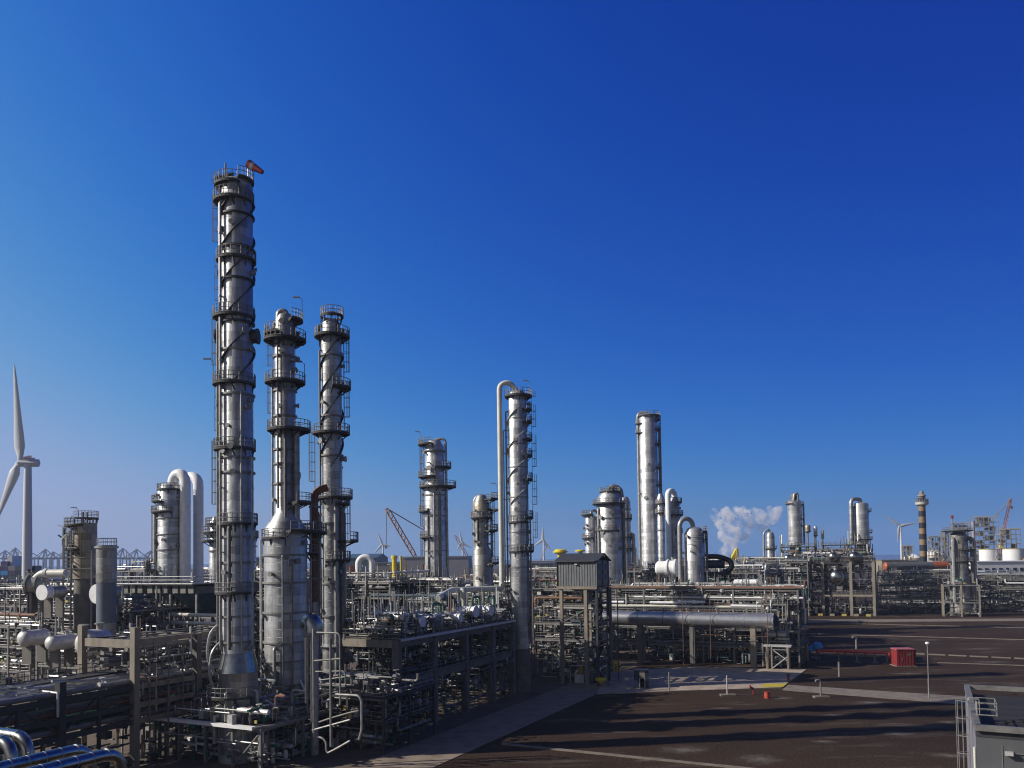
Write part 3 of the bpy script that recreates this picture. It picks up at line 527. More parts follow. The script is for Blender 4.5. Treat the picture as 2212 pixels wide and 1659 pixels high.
root, Z, S = column('reactor', 'stout silver reactor with a domed piped top, left of the tall smooth column', 1318, 1130, 200, [(1066, 20), (1076, 27), (1400, 27)], 'clad')
platform(root, S(27), Z(1088), S(36), 0, 360, (S(-2), 0), Y=200); platform(root, S(27), Z(1146), S(33), 120, 300, (0, 0), Y=200); platform(root, S(12), Z(1062), S(22), 0, 360, Y=200)
arch(root, [(S(0), 0, Z(1066)), (S(4), 0, Z(1048)), (S(24), 0, Z(1056)), (S(26), 0, Z(1075))], S(5), 'clad_dark', bend=2); arch(root, [(S(-8), -2, Z(1066)), (S(-2), -2, Z(1052)), (S(10), -2, Z(1060))], S(3), 'pipe', bend=1)
riser(root, 340, S(30), Z(1400), Z(1085), S(3), 'pipe_dull', 'in', S(27)); riser(root, 205, S(29), Z(1400), Z(1100), S(3), 'pipe', 'in', S(27)); nozzles(root, S(27), Z(1200), Z(1080), 14, 13, rmax=.5); ring(root, S(27), Z(1120)); MB().lathe([(Z(1205), S(20)), (Z(1150), S(26)), ], (0, -S(4), 0), n=24).build('cone_jacket', 'clad_white', root)
root, Z, S = column('regenerator', 'darker column close behind the right side of the stout reactor', 1351, 1150, 212, [(1076, 8), (1085, 12), (1400, 12)], 'clad')
for dy in (1120, 1160, 1185): platform(root, S(12), Z(dy), S(15), 0, 360, Y=212)
ring(root, S(12), Z(1100)); riser(root, 0, S(17), Z(1330), Z(1155), .5, 'cream', 'in', S(12))
root, Z, S = column('side_column', 'slim column with a bent top pipe at the left of the stout reactor', 1275, 1150, 205, [(1112, 9), (1118, 11), (1400, 11.5)], 'clad_white')
platform(root, S(10), Z(1112), S(16), 90, 300, (S(-3), 0), Y=205); platform(root, S(10), Z(1162), S(17), 120, 300, (S(-2), 0), Y=205); arch(root, [(S(2), 0, Z(1116))]+semi((S(2), 0, Z(1110)), (S(18), 2, Z(1110)), S(8), 6)+[(S(18), 2, Z(1160))], S(3), 'pipe')
riser(root, 340, S(16), Z(1300), Z(1120), S(4), 'clad_dark', 'in', S(11)); nozzles(root, S(11), Z(1190), Z(1120), 6, 14)
root, Z, S = column('quench_column', 'clustered column with white overhead pipe just right of the tall smooth column', 1456, 1130, 215, [(1076, 8), (1085, 12.5), (1400, 13)], 'clad')
arch(root, [(S(4), 0, Z(1080))]+semi((S(2), 0, Z(1070)), (S(-15), -2, Z(1070)), S(9), 8)+[(S(-15), -2, Z(1330))], S(6), 'white'); platform(root, S(12), Z(1085), S(18), -90, 90, Y=215); platform(root, S(12), Z(1112), S(20), 0, 360, Y=215); nozzles(root, S(12), Z(1190), Z(1085), 8, 15); platform(root, S(12), Z(1150), S(18), -90, 90, Y=215)
root, Z, S = column('vent_column', 'thin pale column touching the right side of the tall smooth column', 1428, 1130, 220, [(1068, 5), (1076, 8), (1400, 8)], 'clad_white')
platform(root, S(8), Z(1108), S(12), 0, 360, Y=220); platform(root, S(8), Z(1088), S(11), 0, 360, Y=220); ring(root, S(8), Z(1145))
root, Z, S = column('knockout_drum', 'squat silver drum with a fat arched pipe over its left side, left of the steam', 1500, 1190, 185, [(1146, 18), (1152, 22), (1310, 22)], 'clad')
arch(root, [(S(-2), 0, Z(1150))]+semi((S(-2), 0, Z(1138)), (S(-33), -1, Z(1138)), S(18))+[(S(-33), -1, Z(1330))], S(5), 'pipe', 'arched_pipe')
for dy in (1160, 1168, 1176): ring(root, S(22), Z(dy), 'galv_lt', .12, .1)
platform(root, S(22), Z(1148), S(28), -60, 60, Y=185); platform(root, S(22), Z(1165), S(28), -50, 50, Y=185); riser(root, 350, S(26), Z(1330), Z(1150), .3, 'pipe_dull', 'in', S(22)); nozzles(root, S(22), Z(1230), Z(1150), 6, 16)
P = at(1545, 1205, 185); root = thing('black_duct', 'thick black bent duct right of the squat arched drum', 'duct', P); s = lambda d: m_(d, 185)
MB().tube([(-s(24), 1, s(3)), (s(10), 0, s(3)), (s(32), -1, -s(8)), (s(33), -1, -s(24)), (s(15), -1, -s(32))], s(5.5), 14, bend=s(14)).build('duct', 'black', root); MB().tube([(-s(16), 0, -s(14)), (s(18), -.5, -s(14))], s(9), 16).build('drum', 'navy', root); MB().box((s(2), 0, -s(34)), (s(56), 3, s(8))).build('base_frame', 'dark', root)
for x in (-20, 0, 20, 32): MB().bar((s(x), 0, -s(38)), (s(x), 0, -P.z), .4).build('leg', 'dark', root)
# ------------------------------------------------------------------ process structures
def valve(root, p, s, g, nm='valve'):
    mb = MB(); ax = g.choice([(1, 0, 0), (0, 1, 0), (0, 0, 1)])
    mb.lathe([(-1.4*s, 1.0*s), (-1.1*s, 1.0*s), (-1.1*s, .6*s), (0, .8*s), (1.1*s, .6*s), (1.1*s, 1.0*s), (1.4*s, 1.0*s)], p, 8, axis=ax)
    q = Vector(p); mb.tube([q, q+Vector((0, 0, 2.4*s))], .22*s, 5); mb.lathe([(2.2*s, 1.2*s), (2.5*s, 1.2*s)], p, 8)
    mb.build(nm, g.choice(['galv', 'pipe_dull', 'pipe', 'dark', 'green', 'galv_lt']), root)
class MM:                                                          # several materials in one mesh
    def __init__(s): s.p = {}
    def __getitem__(s, m): return s.p.setdefault(m, MB())
    def build(s, name, parent):
        v, f, mi, ms = [], [], [], []
        for m, mb in s.p.items():
            o = len(v); v += mb.v; f += [tuple(i+o for i in q) for q in mb.f]; mi += [len(ms)]*len(mb.f); ms.append(MT[m])
        me = bpy.data.meshes.new(name); me.from_pydata(v, [], f)
        for m in ms: me.materials.append(m)
        me.polygons.foreach_set('material_index', mi); me.polygons.foreach_set('use_smooth', [True]*len(f)); me.set_sharp_from_angle(angle=R_(38))
        o = bpy.data.objects.new(name, me); COL.objects.link(o); o.parent = parent; o['kind'] = 'stuff'; return o
DK = ['pipe_dull']*4+['dark']*4+['galv', 'teal', 'pipe']            # dark mix that puts the shade of the lower levels into the colour
def fine_pipes(root, g, a, b, zs, n, hmax=2.9, mats=None, db=0, rs=(.035, .045, .06, .08, .1, .13)):
    """the many thin lines, fittings and cable trays past the hundred largest pipes of a structure"""
    mm = MM(); mats = mats or PM
    for i in range(n):
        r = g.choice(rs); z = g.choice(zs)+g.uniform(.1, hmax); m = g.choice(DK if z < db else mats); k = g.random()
        y = g.choice((g.uniform(-.3, b*.3), g.uniform(0, b), g.uniform(0, b))); x = g.uniform(0, a); L = g.uniform(.8, 5)
        if k < .34: mm[m].tube([(x, y, z), (min(a+.3, x+L), y, z)], r, 5)
        elif k < .5: mm[m].tube([(x, y, z), (x, min(b, y+L), z)], r, 5)
        elif k < .74: mm[m].tube([(x, y, z), (x, y, z+L*.8)], r, 5)
        elif k < .86: mm[m].box((x, y, z), (g.uniform(.2, .8), g.uniform(.2, .6), g.uniform(.2, .9)))
        elif k < .93: mm[m].box((x, y, z), (L*.8, .5, .1))
        else: mm[m].lathe([(-.5, r*2.2), (-.3, r*4), (.3, r*4), (.5, r*2.2)], (x, y, z), 8, axis=g.choice([(1, 0, 0), (0, 0, 1)]))
    mm.build('small_pipework', root)
def rand_pipes(root, g, a, b, zs, n, rs=(.05, .07, .09, .11, .14, .18, .25), out=.6, mats=PM, wt=(.38, .22, .2, .2), ymin=None, db=0):
    zc = max(zs)+1.9
    for i in range(n):
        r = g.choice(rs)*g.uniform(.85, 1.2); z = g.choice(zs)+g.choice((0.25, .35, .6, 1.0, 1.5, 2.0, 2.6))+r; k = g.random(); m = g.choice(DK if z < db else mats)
        y = g.choice((g.uniform(-out, b*.35), g.uniform(-out, b*.35), g.uniform(0, b))); x = g.choice((g.uniform(0, a), g.uniform(a*.6, a+out)))
        if ymin is not None: y = max(ymin, y)
        dz = g.choice((-1, 1, 1))*g.uniform(.8, 3.0)
        if k < wt[0]:                                               # run along x
            x0 = g.uniform(-out, a*.6); x1 = min(a+out, x0+g.uniform(.25, 1)*a); pts = [(x0, y, z), (x1, y, z)]
            if g.random() < .5: pts.append((x1, y, max(.3, z+dz)))
            if g.random() < .4: pts.insert(0, (x0, y, max(.3, z-dz)))
        elif k < wt[0]+wt[1]:                                       # run along y
            y0 = g.uniform(-out, b*.4); y1 = min(b+out, y0+g.uniform(.3, 1)*b); pts = [(x, y0, z), (x, y1, z)]
            if g.random() < .6: pts.insert(0, (x, y0, max(.3, z+dz)))
        elif k < wt[0]+wt[1]+wt[2]:                                 # riser
            z0 = max(.1, z-g.uniform(1, 6)); pts = [(x, y, z0), (x, y, z+g.uniform(.5, 2.5))]
            if g.random() < .5: pts.append((x+g.uniform(-3, 3), y, pts[-1][2]))
        else:                                                       # step
            x1 = x+g.uniform(-5, 5); y1 = y+g.uniform(-3, 3); pts = [(x, y, z), (x1, y, z), (x1, y, max(.3, z+dz)), (x1, y1, max(.3, z+dz))]
            if x1 < -1 or x1 > a+1: pts = pts[:2]; pts[1] = (min(max(x1, -.5), a+.5), y, z)
        pts = [(p[0], p[1], min(p[2], zc+r)) for p in pts]
        mb = MB().tube(pts, r, 8 if r > .13 else 6, bend=max(.25, r*2.5))
        if r > .1:
            p, q = Vector(pts[0]), Vector(pts[1]); d = (q-p)
            if d.length > 2.5:
                for t in (.3, .7): mb.lathe([(-.07, r*1.6), (.07, r*1.6)], p.lerp(q, t), 8, axis=d)
        mb.build('pipe', m, root)
def unit(name, label, cat, corner, a, b, levels, nx=4, ny=3, np_=60, nv=14, seed=1, post='galv', beam='galv', ps=.3, deck=.7, rail=True, risers=6, drums=2, rs=(.05, .07, .09, .11, .14, .18, .25), mats=PM, grade=True, tags=4, fine=None, db=0):
    g = random.Random(seed); root = thing(name, label, cat, (corner[0], corner[1], 0), RX); top = levels[-1]
    xs = [a*i/(nx-1) for i in range(nx)]; ys = [b*i/(ny-1) for i in range(ny)]
    for i, x in enumerate(xs):
        for j, y in enumerate(ys):
            if 0 < i < nx-1 and 0 < j < ny-1: continue
            MB().bar((x, y, 0), (x, y, top), ps).build('post', post, root, False)
    for z in levels:
        for y in ys: MB().bar((ps/2, y, z-.17), (a-ps/2, y, z-.17), .16, .3).build('beam', beam, root, False)
        for x in xs: MB().bar((x, ps/2, z-.18), (x, b-ps/2, z-.18), .16, .3).build('beam', beam, root, False)
        for j in range(ny-1):
            for i in range(nx-1):
                if g.random() < deck: MB().box(((xs[i]+xs[i+1])/2, (ys[j]+ys[j+1])/2, z+.04), (xs[1]-.2, ys[1]-.2, .06)).build('deck', 'grate', root, False)
        if rail:
            railing_mb([(0, b, z+.05), (0, 0, z+.05), (a, 0, z+.05), (a, b, z+.05)], .04).build('railing', 'galv', root)
    zs = [0]+list(levels) if grade else list(levels)
    for k in range(3):
        i = g.randrange(nx-1); l = g.randrange(len(levels)); z0 = ([0]+list(levels))[l]; z1 = levels[l]-.3
        MB().bar((xs[i], -.02, z0), (xs[i+1], -.02, z1), .14).build('brace', beam, root, False)
        MB().bar((a+.02, ys[0], z0), (a+.02, ys[1], z1), .14).build('brace', beam, root, False)
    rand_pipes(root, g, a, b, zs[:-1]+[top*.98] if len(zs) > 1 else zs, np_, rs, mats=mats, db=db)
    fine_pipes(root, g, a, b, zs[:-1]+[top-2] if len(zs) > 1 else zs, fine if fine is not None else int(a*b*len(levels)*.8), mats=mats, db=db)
    for k in range(nv): valve(root, (g.uniform(0, a), g.choice((g.uniform(-.4, b*.3), g.uniform(0, b))), g.choice(zs)+g.uniform(.6, 2.2)), g.uniform(.14, .32), g)
    for k in range(risers):
        x, y = g.uniform(0, a), g.uniform(0, b*.6); r = g.uniform(.06, .16); h = g.uniform(.8, 3.2)
        MB().tube([(x, y, top-2), (x, y, top+h), (x+g.choice((0, 0, .8, -.8)), y, top+h)], r, 6, bend=.2).build('vent_pipe', g.choice(mats), root)
    for k in range(drums):
        z = g.choice(zs)+1.3; r = g.uniform(.5, .85); L = g.uniform(2.5, 5); x, y = g.uniform(.5, max(.6, a-L)), g.uniform(.3, b*.5)
        d = MB().lathe([(-r*.35, .05), (-r*.2, r*.6), (0, r), (L, r), (L+r*.2, r*.6), (L+r*.35, .05)], (x, y, z), 18, axis=(1, 0, 0)).build('drum', g.choice(['clad', 'clad_white', 'pipe_dull', 'white']), root)
        for t in (.2, .8): MB().box((x+L*t, y, z-r*.9), (.25, r*1.4, r*.9)).build('saddle', 'conc_gr', d, False)
    for k in range(tags): MB().box((g.uniform(0, a), g.uniform(-.4, .2), g.choice(zs)+g.uniform(.4, 1.6)), (g.uniform(.3, .6), .12, g.uniform(.25, .5))).build('name_plate', 'tagyel', root, False)
    for k in range(tags+2):
        x, y, z = g.uniform(0, a), g.uniform(-.3, b*.4), g.choice(zs)+.05
        MB().box((x, y, z+.6), (g.uniform(.4, 1.0), g.uniform(.4, .8), g.uniform(.8, 1.3))).build('control_box', g.choice(['galv', 'galv_lt', 'pipe_dull', 'white']), root, False)
    return root
def cor(dx, Y): return (at(dx, 1300, Y).x, Y)
U = 'process unit'
unit('process_unit', 'grey pipework structure at the far left edge under the big wind turbine', U, cor(-70, 136), 17, 14, [5, 9, 12.2], np_=85, nv=26, seed=11, tags=7)
unit('process_unit', 'grey pipework structure below the brown heater shell with twin stacks', U, cor(92, 132), 13, 12, [4.5, 8.5, 12, 15], np_=85, nv=22, seed=12)
unit('process_unit', 'grey pipework structure holding the two tone upright drum', U, cor(190, 128), 10, 12, [4.5, 8.5, 12.5, 15], nx=3, np_=75, nv=20, seed=13)
unit('process_unit', 'tall structure with thin vent pipes behind the two tone drum', U, cor(248, 150), 8, 8, [6, 11, 15.5, 21], nx=3, np_=60, nv=10, seed=14, risers=9, ps=.25)
unit('process_unit', 'pipework structure behind the tallest column and left of the stepped column', U, cor(470, 140), 15, 12, [4, 8, 12, 16, 19], np_=90, nv=20, seed=15)
unit('process_unit', 'pipework structure between the slender column and the white U bend', U, cor(690, 150), 16, 12, [4, 8, 12, 15.5, 18.2], np_=95, nv=24, seed=16, risers=10)
unit('process_unit', 'dense pipework structure in front of the thick silver column', U, cor(830, 158), 16, 12, [4, 8, 12, 15.5, 17], np_=95, nv=24, seed=17, risers=10)
unit('process_unit', 'pipework structure between the thick silver column and the mottled flared column', U, cor(985, 172), 15, 12, [5, 10, 14.5, 17], np_=90, nv=20, seed=18, risers=8)
unit('process_unit', 'low pipework structure behind the exchanger deck and left of the strake column', U, cor(880, 140), 18, 9, [4, 8, 12.3, 15], np_=90, nv=22, seed=19)
unit('process_unit', 'sunlit concrete and pipe structure under the grey shelter', U, cor(1150, 149), 11.5, 11, [3.4, 7.2, 10.2, 13.6, 16.4], nx=3, np_=95, nv=34, seed=20, tags=8, post='conc', ps=.4, mats=PM+['galv_lt', 'cream', 'white'])
unit('process_unit', 'pipework structure between the strake column and the grey shelter, in the rear', U, cor(1128, 196), 18, 12, [5, 10, 14.5, 18], np_=90, nv=20, seed=21, risers=10)
unit('process_unit', 'pipework structure at the foot of the stout domed reactor', U, cor(1296, 214), 20, 14, [5, 10, 15, 18.5], np_=95, nv=26, seed=22, mats=PM+['white', 'green'])
unit('process_unit', 'pipework structure at the foot of the squat arched drum', U, cor(1448, 202), 22, 14, [5, 9.5, 14, 18], np_=95, nv=26, seed=23, mats=PM+['white'])
unit('process_unit', 'tangled grey pipework structure below the steam plume', U, cor(1560, 226), 15, 14, [5, 10, 14.5, 18], np_=98, nv=26, seed=24, risers=8, rs=(.08, .1, .14, .18, .25, .3))
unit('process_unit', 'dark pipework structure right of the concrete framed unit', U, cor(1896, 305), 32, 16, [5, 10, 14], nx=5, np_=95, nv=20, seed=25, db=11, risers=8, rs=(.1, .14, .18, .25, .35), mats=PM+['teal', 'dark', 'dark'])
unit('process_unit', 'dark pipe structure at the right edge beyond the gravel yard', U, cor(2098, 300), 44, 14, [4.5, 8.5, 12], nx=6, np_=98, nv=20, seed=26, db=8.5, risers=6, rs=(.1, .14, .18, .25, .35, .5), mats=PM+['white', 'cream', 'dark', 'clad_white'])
unit('process_unit', 'pale steel frame round the foot of the right hand mottled column', U, tuple((Vector((at(2073, 1240, 281).x, 281, 0))-GA*5.5-GB*4.5)[:2]), 11, 9, [5, 11], nx=3, np_=10, nv=4, seed=27, fine=30, post='conc', ps=.5, rs=(.1, .14, .18, .25), rail=False, deck=.3)
unit('process_unit', 'grey pipework structure behind the low end of the concrete framed unit', U, cor(1668, 335), 30, 14, [6, 12, 17], nx=4, np_=80, nv=20, seed=28, risers=8, rs=(.12, .16, .2, .3))
# --- air cooler bank
root = thing('air_cooler', 'dark bank of air coolers with railed top deck, left of the tallest column', 'air cooler', (*cor(262, 138), 0), RX); g = random.Random(40)
for x in (0, 6, 12, 18):
    for y in (0, 9): MB().bar((x, y, 0), (x, y, 17.0), .35).build('post', 'galv', root, False)
    if x < 18:
        MB().add([(x+.3, .2, 17.0), (x+5.7, .2, 17.0), (x+5.7, 8.8, 17.0), (x+.3, 8.8, 17.0), (x+1.6, 2.6, 14.2), (x+4.4, 2.6, 14.2), (x+4.4, 6.4, 14.2), (x+1.6, 6.4, 14.2)], [(0, 1, 5, 4), (1, 2, 6, 5), (2, 3, 7, 6), (3, 0, 4, 7), (4, 5, 6, 7), (3, 2, 1, 0)]).build('plenum', 'teal', root, False)
        MB().lathe([(13.4, 1.9), (14.2, 1.9)], (x+3, 4.5, 0), 20).build('fan_ring', 'dark', root)
        MB().bar((x, -.05, 9), (x+3, -.05, 14), .2).build('brace', 'galv', root, False); MB().bar((x+6, -.05, 9), (x+3, -.05, 14), .2).build('brace', 'galv', root, False)
        MB().box((x+3, 4.5, 17.7), (5.5, 8.6, 1.2)).build('tube_bundle', 'pipe_dull', root, False)
        for k in range(3): MB().box((x+1.2+1.8*k, .05, 18.0), (1.2, .4, 1.6)).build('header_box', 'pipe_dull', root, False)
MB().box((9, 4.5, 18.6), (19, 10.5, .12)).build('deck', 'grate', root, False); railing_mb([(-.4, 9.5, 18.66), (-.4, -.7, 18.66), (18.4, -.7, 18.66), (18.4, 9.5, 18.66)], .06, 1.3).build('railing', 'galv_lt', root)
for z in (5, 9, 12.5): MB().bar((0, 0, z), (18, 0, z), .3).build('beam', 'galv', root, False)
rand_pipes(root, g, 18, 8, [0, 5, 9], 60)
for z in (12.5, 13.8): MB().tube([(6+(z > 13)*3, -1.4, z), (30, -1.4, z)], .3, 10).build('long_pipe', 'cream', root)

# --- concrete exchanger deck structure
P866 = gp(866, 1590); orig = P866-GA*10
root = thing('concrete_frame', 'two storey concrete exchanger structure along the road, left of the strake column', 'structure', (orig.x, orig.y, 0), RX); g = random.Random(50)
for y in (0, 8.7, 17.5, 26, 33):
    for x in (0.5, 9.5): MB().bar((x, y, 0), (x, y, 12.0), 1.0, .8).build('post', 'conc_gr', root, False)
    for z in (6.6, 11.5): MB().bar((1.0, y, z), (9.0, y, z), .7, 1.0).build('cross_beam', 'conc', root, False)
for y0, y1 in ((0, 8.7), (8.7, 17.5), (17.5, 26), (26, 33)):
    for x in (.5, 9.5):
        for z in (6.6, 11.5): MB().bar((x, y0+.5, z), (x, y1-.5, z), .6, 1.0).build('edge_beam', 'conc_gr', root, False)
    for z in (7.16, 12.06): MB().box((5, (y0+y1)/2, z), (9.9, y1-y0-.05, .12)).build('deck', 'grate', root, False)
railing_mb([(0, 33, 12.12), (0, -.3, 12.12), (10.2, -.3, 12.12), (10.2, 33, 12.12)], .045).build('railing', 'galv', root)
railing_mb([(10.2, 0, 7.22), (10.2, 33, 7.22)], .04).build('railing', 'galv', root)
MB().bar((10.3, -.2, 12.0), (10.3, 33, 12.0), .15, .3).build('edge_trim', 'galv_lt', root, False)
DK = ['pipe_dull']*4+['dark']*4+['galv', 'teal', 'pipe']  # same mix, shade under the deck put into the pipe colours
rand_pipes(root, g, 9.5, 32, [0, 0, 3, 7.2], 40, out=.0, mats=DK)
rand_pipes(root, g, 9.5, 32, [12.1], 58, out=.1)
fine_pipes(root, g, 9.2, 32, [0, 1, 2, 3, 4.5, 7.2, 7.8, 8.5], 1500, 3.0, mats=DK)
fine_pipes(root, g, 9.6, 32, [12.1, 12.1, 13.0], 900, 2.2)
for k in range(40): valve(root, (g.uniform(3, 9.8), g.uniform(-.2, 32), g.choice((0, 7.2, 12.1, 12.1))+g.uniform(.5, 1.8)), g.uniform(.15, .3), g)
for k in range(9): MB().box((9.9, 3*k+1+g.random()*2, g.choice((7.9, 12.8))), (.1, .5, .45)).build('name_plate', 'tagyel', root, False)
for k in range(8): MB().tube([(10.3, 4*k+1, g.choice((5.5, 6.2))), (10.3, 4*k+4.2, 5.8), (10.3, 4*k+4.2, 2.5)], .09, 6, bend=.4).build('drop_pipe', 'pipe_dull', root)
for k in range(7): MB().tube([(g.uniform(8, 10.2), 4.5*k+2, 0), (g.uniform(9, 10.2), 4.5*k+2, g.uniform(1.5, 5))], g.uniform(.06, .2), 7).build('riser_pipe', 'pipe_dull', root)
# --- exchangers lying on it and elsewhere
def exchanger(label, end, L, r, axis=GA, shell='white', head='white', cap=True, green=False, name='heat_exchanger', domed=False, support=1.6, group=None):
    ax = Vector(axis).normalized(); root = thing(name, label, 'heat exchanger', end-ax*L, math.atan2(ax.y, ax.x), group)
    MB().lathe([(0, r*.2), (r*.15, r*.7), (r*.4, r*.97), (r*.6, r), (L-r*1.3, r)], (0, 0, 0), 24, axis=(1, 0, 0)).build('shell', shell, root)
    if domed: MB().lathe([(L-r*1.25, r*1.015), (L-r*.72, r*1.015), (L-r*.5, r*.96), (L-r*.27, r*.78), (L-r*.12, r*.55), (L-r*.03, r*.27), (L, .05)], (0, 0, 0), 28, axis=(1, 0, 0)).build('dished_head', head, root)
    else: MB().lathe([(L-r*1.3, r*1.22), (L-r*1.1, r*1.22), (L-r*1.1, r*1.05), (L-r*.25, r*1.05), (L-r*.25, r*1.25), (L, r*1.25)], (0, 0, 0), 28, axis=(1, 0, 0)).build('channel_head', head, root)
    for t in (.22, .72): MB().box((L*t, 0, -r-support/2+.15), (.35, r*1.5, support)).build('saddle', 'conc_gr', root, False)
    for t in (.3, .85): MB().lathe([(r*.9, r*.24), (r*1.35, r*.24), (r*1.35, r*.36), (r*1.45, r*.36)], (L*t, 0, 0), 10).build('nozzle', 'green' if green else 'pipe', root)
    if green: MB().tube([(L*.85, 0, r), (L*.85, 0, r+1.4), (L*.85+.2, 1.9, r+1.4), (L*.85+.2, 1.9, -.2)], .17, 8, bend=.5).build('cooling_pipe', 'green', root)
    return root
for i, (dx, dy, Y, L, r, gr, lab) in enumerate(((914, 1343, 106, 5.5, .62, 0, 'white exchanger nearest the stepped column on the concrete deck'), (945, 1338, 110.5, 5.5, .72, 1, 'white exchanger second from the front edge of the concrete deck'), (996, 1334, 114, 3.2, .5, 0, 'short white exchanger midway along the concrete deck'), (1029, 1321, 119, 4.2, .72, 1, 'white exchanger with green arch pipe, farther along the concrete deck'), (1062, 1318, 124, 4.5, .72, 1, 'white exchanger with green arch pipe nearest the strake column'))):
    exchanger(lab, at(dx, dy, Y), L, r, green=bool(gr), support=1.1)
exchanger('long white insulated drum at the left end of the concrete deck', at(882, 1334, 104), 5.5, .75, shell='clad_white', domed=True, support=1.2)
exchanger('blue grey horizontal drum behind the white exchangers', at(982, 1318, 122), 5.0, .75, shell='teal', head='teal', domed=True, support=1.5)
exchanger('blue grey exchanger with round white end plate at far left', at(90, 1280, 116), 4, .9, axis=-GB+GA*.12, shell='clad_dark', head='white', support=3)
exchanger('exchanger whose round white end plate shows left of the two tone drum', at(208, 1283, 118), 4, 1.15, axis=-GB+GA*.1, shell='clad_dark', head='white', support=3)
vs_ = 'dished vessel'
for dx, dy, r, lab in ((42, 1381, 1.12, 'fat silver dished vessel end, leftmost of three above the pipe rack'), (102, 1391, 1.05, 'silver dished vessel end, middle of three above the pipe rack'), (172, 1392, 1.72, 'largest dished vessel end, partly behind the concrete portal')):
    exchanger(lab, at(dx, dy, 108 if r < 1.7 else 102), 4.5, r, axis=-GB*.95+GA*.12, shell='galv_lt', head='galv_lt', domed=True, name='pressure_vessel', support=2.5)
exchanger('white horizontal drum with bluish end below the quench column', at(1462, 1227, 188), 5.2, 1.7, axis=GA, shell='white', head='white', support=2)
exchanger('grey insulated exchanger with stub flange, top of the far left pipework', at(60, 1264, 122), 3, 1.3, axis=-GB*.5-GA*.8, shell='clad_dark', head='clad_dark', support=3)
hp = thing('bent_pipe', 'thick pale pipe bending down beside the brown heater shell', 'pipe', at(100, 1238, 122)); s = lambda d: m_(d, 122)
MB().tube([(s(50), -1, 0), (-s(10), 0, 0), (-s(26), 0, -s(14)), (-s(28), 0, -s(40))], s(8), 14, bend=s(16)).build('pipe', 'cream', hp); MB().lathe([(-.2, s(10)), (.2, s(10))], (s(1), -.2, 0), 14, axis=(1, 0, 0)).build('flange', 'white', hp); MB().lathe([(-.3, s(6)), (.3, s(6))], (-s(2), -1, -s(40)), 12).build('green_valve', 'green', hp)
# white U bend
P = at(789, 1225, 150); root = thing('white_bend', 'white upside down U bend pipe right of the slender column', 'pipe', (P.x, P.y, 0)); Z = lambda d: at(789, d, 150).z; s = lambda d: m_(d, 150)
MB().tube([(-s(15), 0, Z(1270))]+semi((-s(15), 0, Z(1218)), (s(15), 0, Z(1218)), s(15))+[(s(15), 0, Z(1270))], s(6.5), 14).build('bend', 'white', root); MB().tube([(-s(15), 0, 0), (-s(15), 0, Z(1270))], s(5), 10).build('leg', 'pipe', root); MB().tube([(s(15), 0, 0), (s(15), 0, Z(1270))], s(5), 10).build('leg', 'pipe', root)
# blue grey pipe bend on the exchanger deck
root = thing('teal_pipe', 'thick blue grey pipe bend above the exchangers', 'pipe', at(990, 1285, 121)); s = lambda d: m_(d, 121)
MB().tube([(-s(62), 1, -s(4)), (-s(25), 0, -s(4)), (-s(10), 0, -s(12)), (-s(10), 0, -s(46))], s(8), 14, bend=s(16)).build('pipe', 'teal', root); MB().tube([(-s(200), 4, -s(1)), (-s(62), 1, -s(1)), (-s(52), .5, -s(10)), (-s(52), .5, -s(40))], s(3), 8, bend=s(10)).build('branch_pipe', 'teal', root)
# --- pipe rack with concrete portals, lower left
RO = Vector((-41.2, 87.0, 0)); root = thing('pipe_rack', 'pipe rack with dark posts and concrete portal running off the lower left corner', 'pipe rack', RO, RX); g = random.Random(60)
for y, zt, m in ((-34, 10.5, 'dark'), (-25.5, 10.5, 'dark'), (-17, 10.5, 'dark'), (-8.5, 10.5, 'dark'), (0, 15.2, 'conc'), (8.5, 13.8, 'conc_gr'), (17, 13.8, 'conc_gr')):
    for x in (0, -8.6): MB().bar((x, y, 0), (x, y, zt), .75, .7).build('post', m, root, False)
    for z in (5.3, 7.0, 9.0)+((13.6,) if zt > 12 else ()): MB().bar((-8.2, y, z-.25), (-.4, y, z-.25), .35, .55 if z < 13 else .9).build('cross_beam', 'conc' if z > 13 else 'dark', root, False)
    if y < 17:
        for z in (5.0, 6.7, 8.7)+((13.6,) if y >= 0 else ()): MB().bar((0, y+.4, z), (0, y+8.1, z), .35, .55).build('side_beam', 'conc' if y >= 0 else 'dark', root, False)
    if y < 0: MB().bar((0, y+4.2, 8.5), (0, y+8.2, 5.6), .2).build('brace', 'dark', root, False); MB().bar((0, y+4.2, 8.5), (0, y+.4, 5.6), .2).build('brace', 'dark', root, False); MB().bar((0, y+4.2, 8.6), (0, y+4.2, 3), .3).build('hanger', 'dark', root, False)
for z, mats in ((5.3, ('pipe_dull', 'green', 'dark')), (7.0, ('pipe_dull', 'rust', 'pipe', 'green')), (9.0, ('pipe', 'pipe_dull', 'galv', 'pipe'))):
    x = -8.0
    while x < -.5:
        r = g.choice((.09, .14, .18, .24, .32)); x += r+.08; MB().tube([(x, -40, z+r), (x, g.choice((9, 17.5, 17.5, 19)), z+r)], r, 8).build('pipe', g.choice(mats), root); x += r+.1
rand_pipes(root, g, -1, 17, [5.3, 7, 9, 11], 30, out=.3)
for y in (1.5, 4, 6, 10, 13): MB().tube([(.5, y, .5), (.5, y, 12.5)], .1, 6).build('riser_pipe', 'pipe_dull', root)
MB().box((-6.8, -10, 9.75), (2.2, 50, .08)).build('walkway', 'grate', root, False); railing_mb([(-7.9, -34, 9.8), (-7.9, 15, 9.8)], .045).build('railing', 'galv', root)
for k in range(26): valve(root, (g.uniform(-8, .2), g.uniform(-10, 16), g.choice((5.6, 7.4, 9.6))), g.uniform(.16, .3), g)
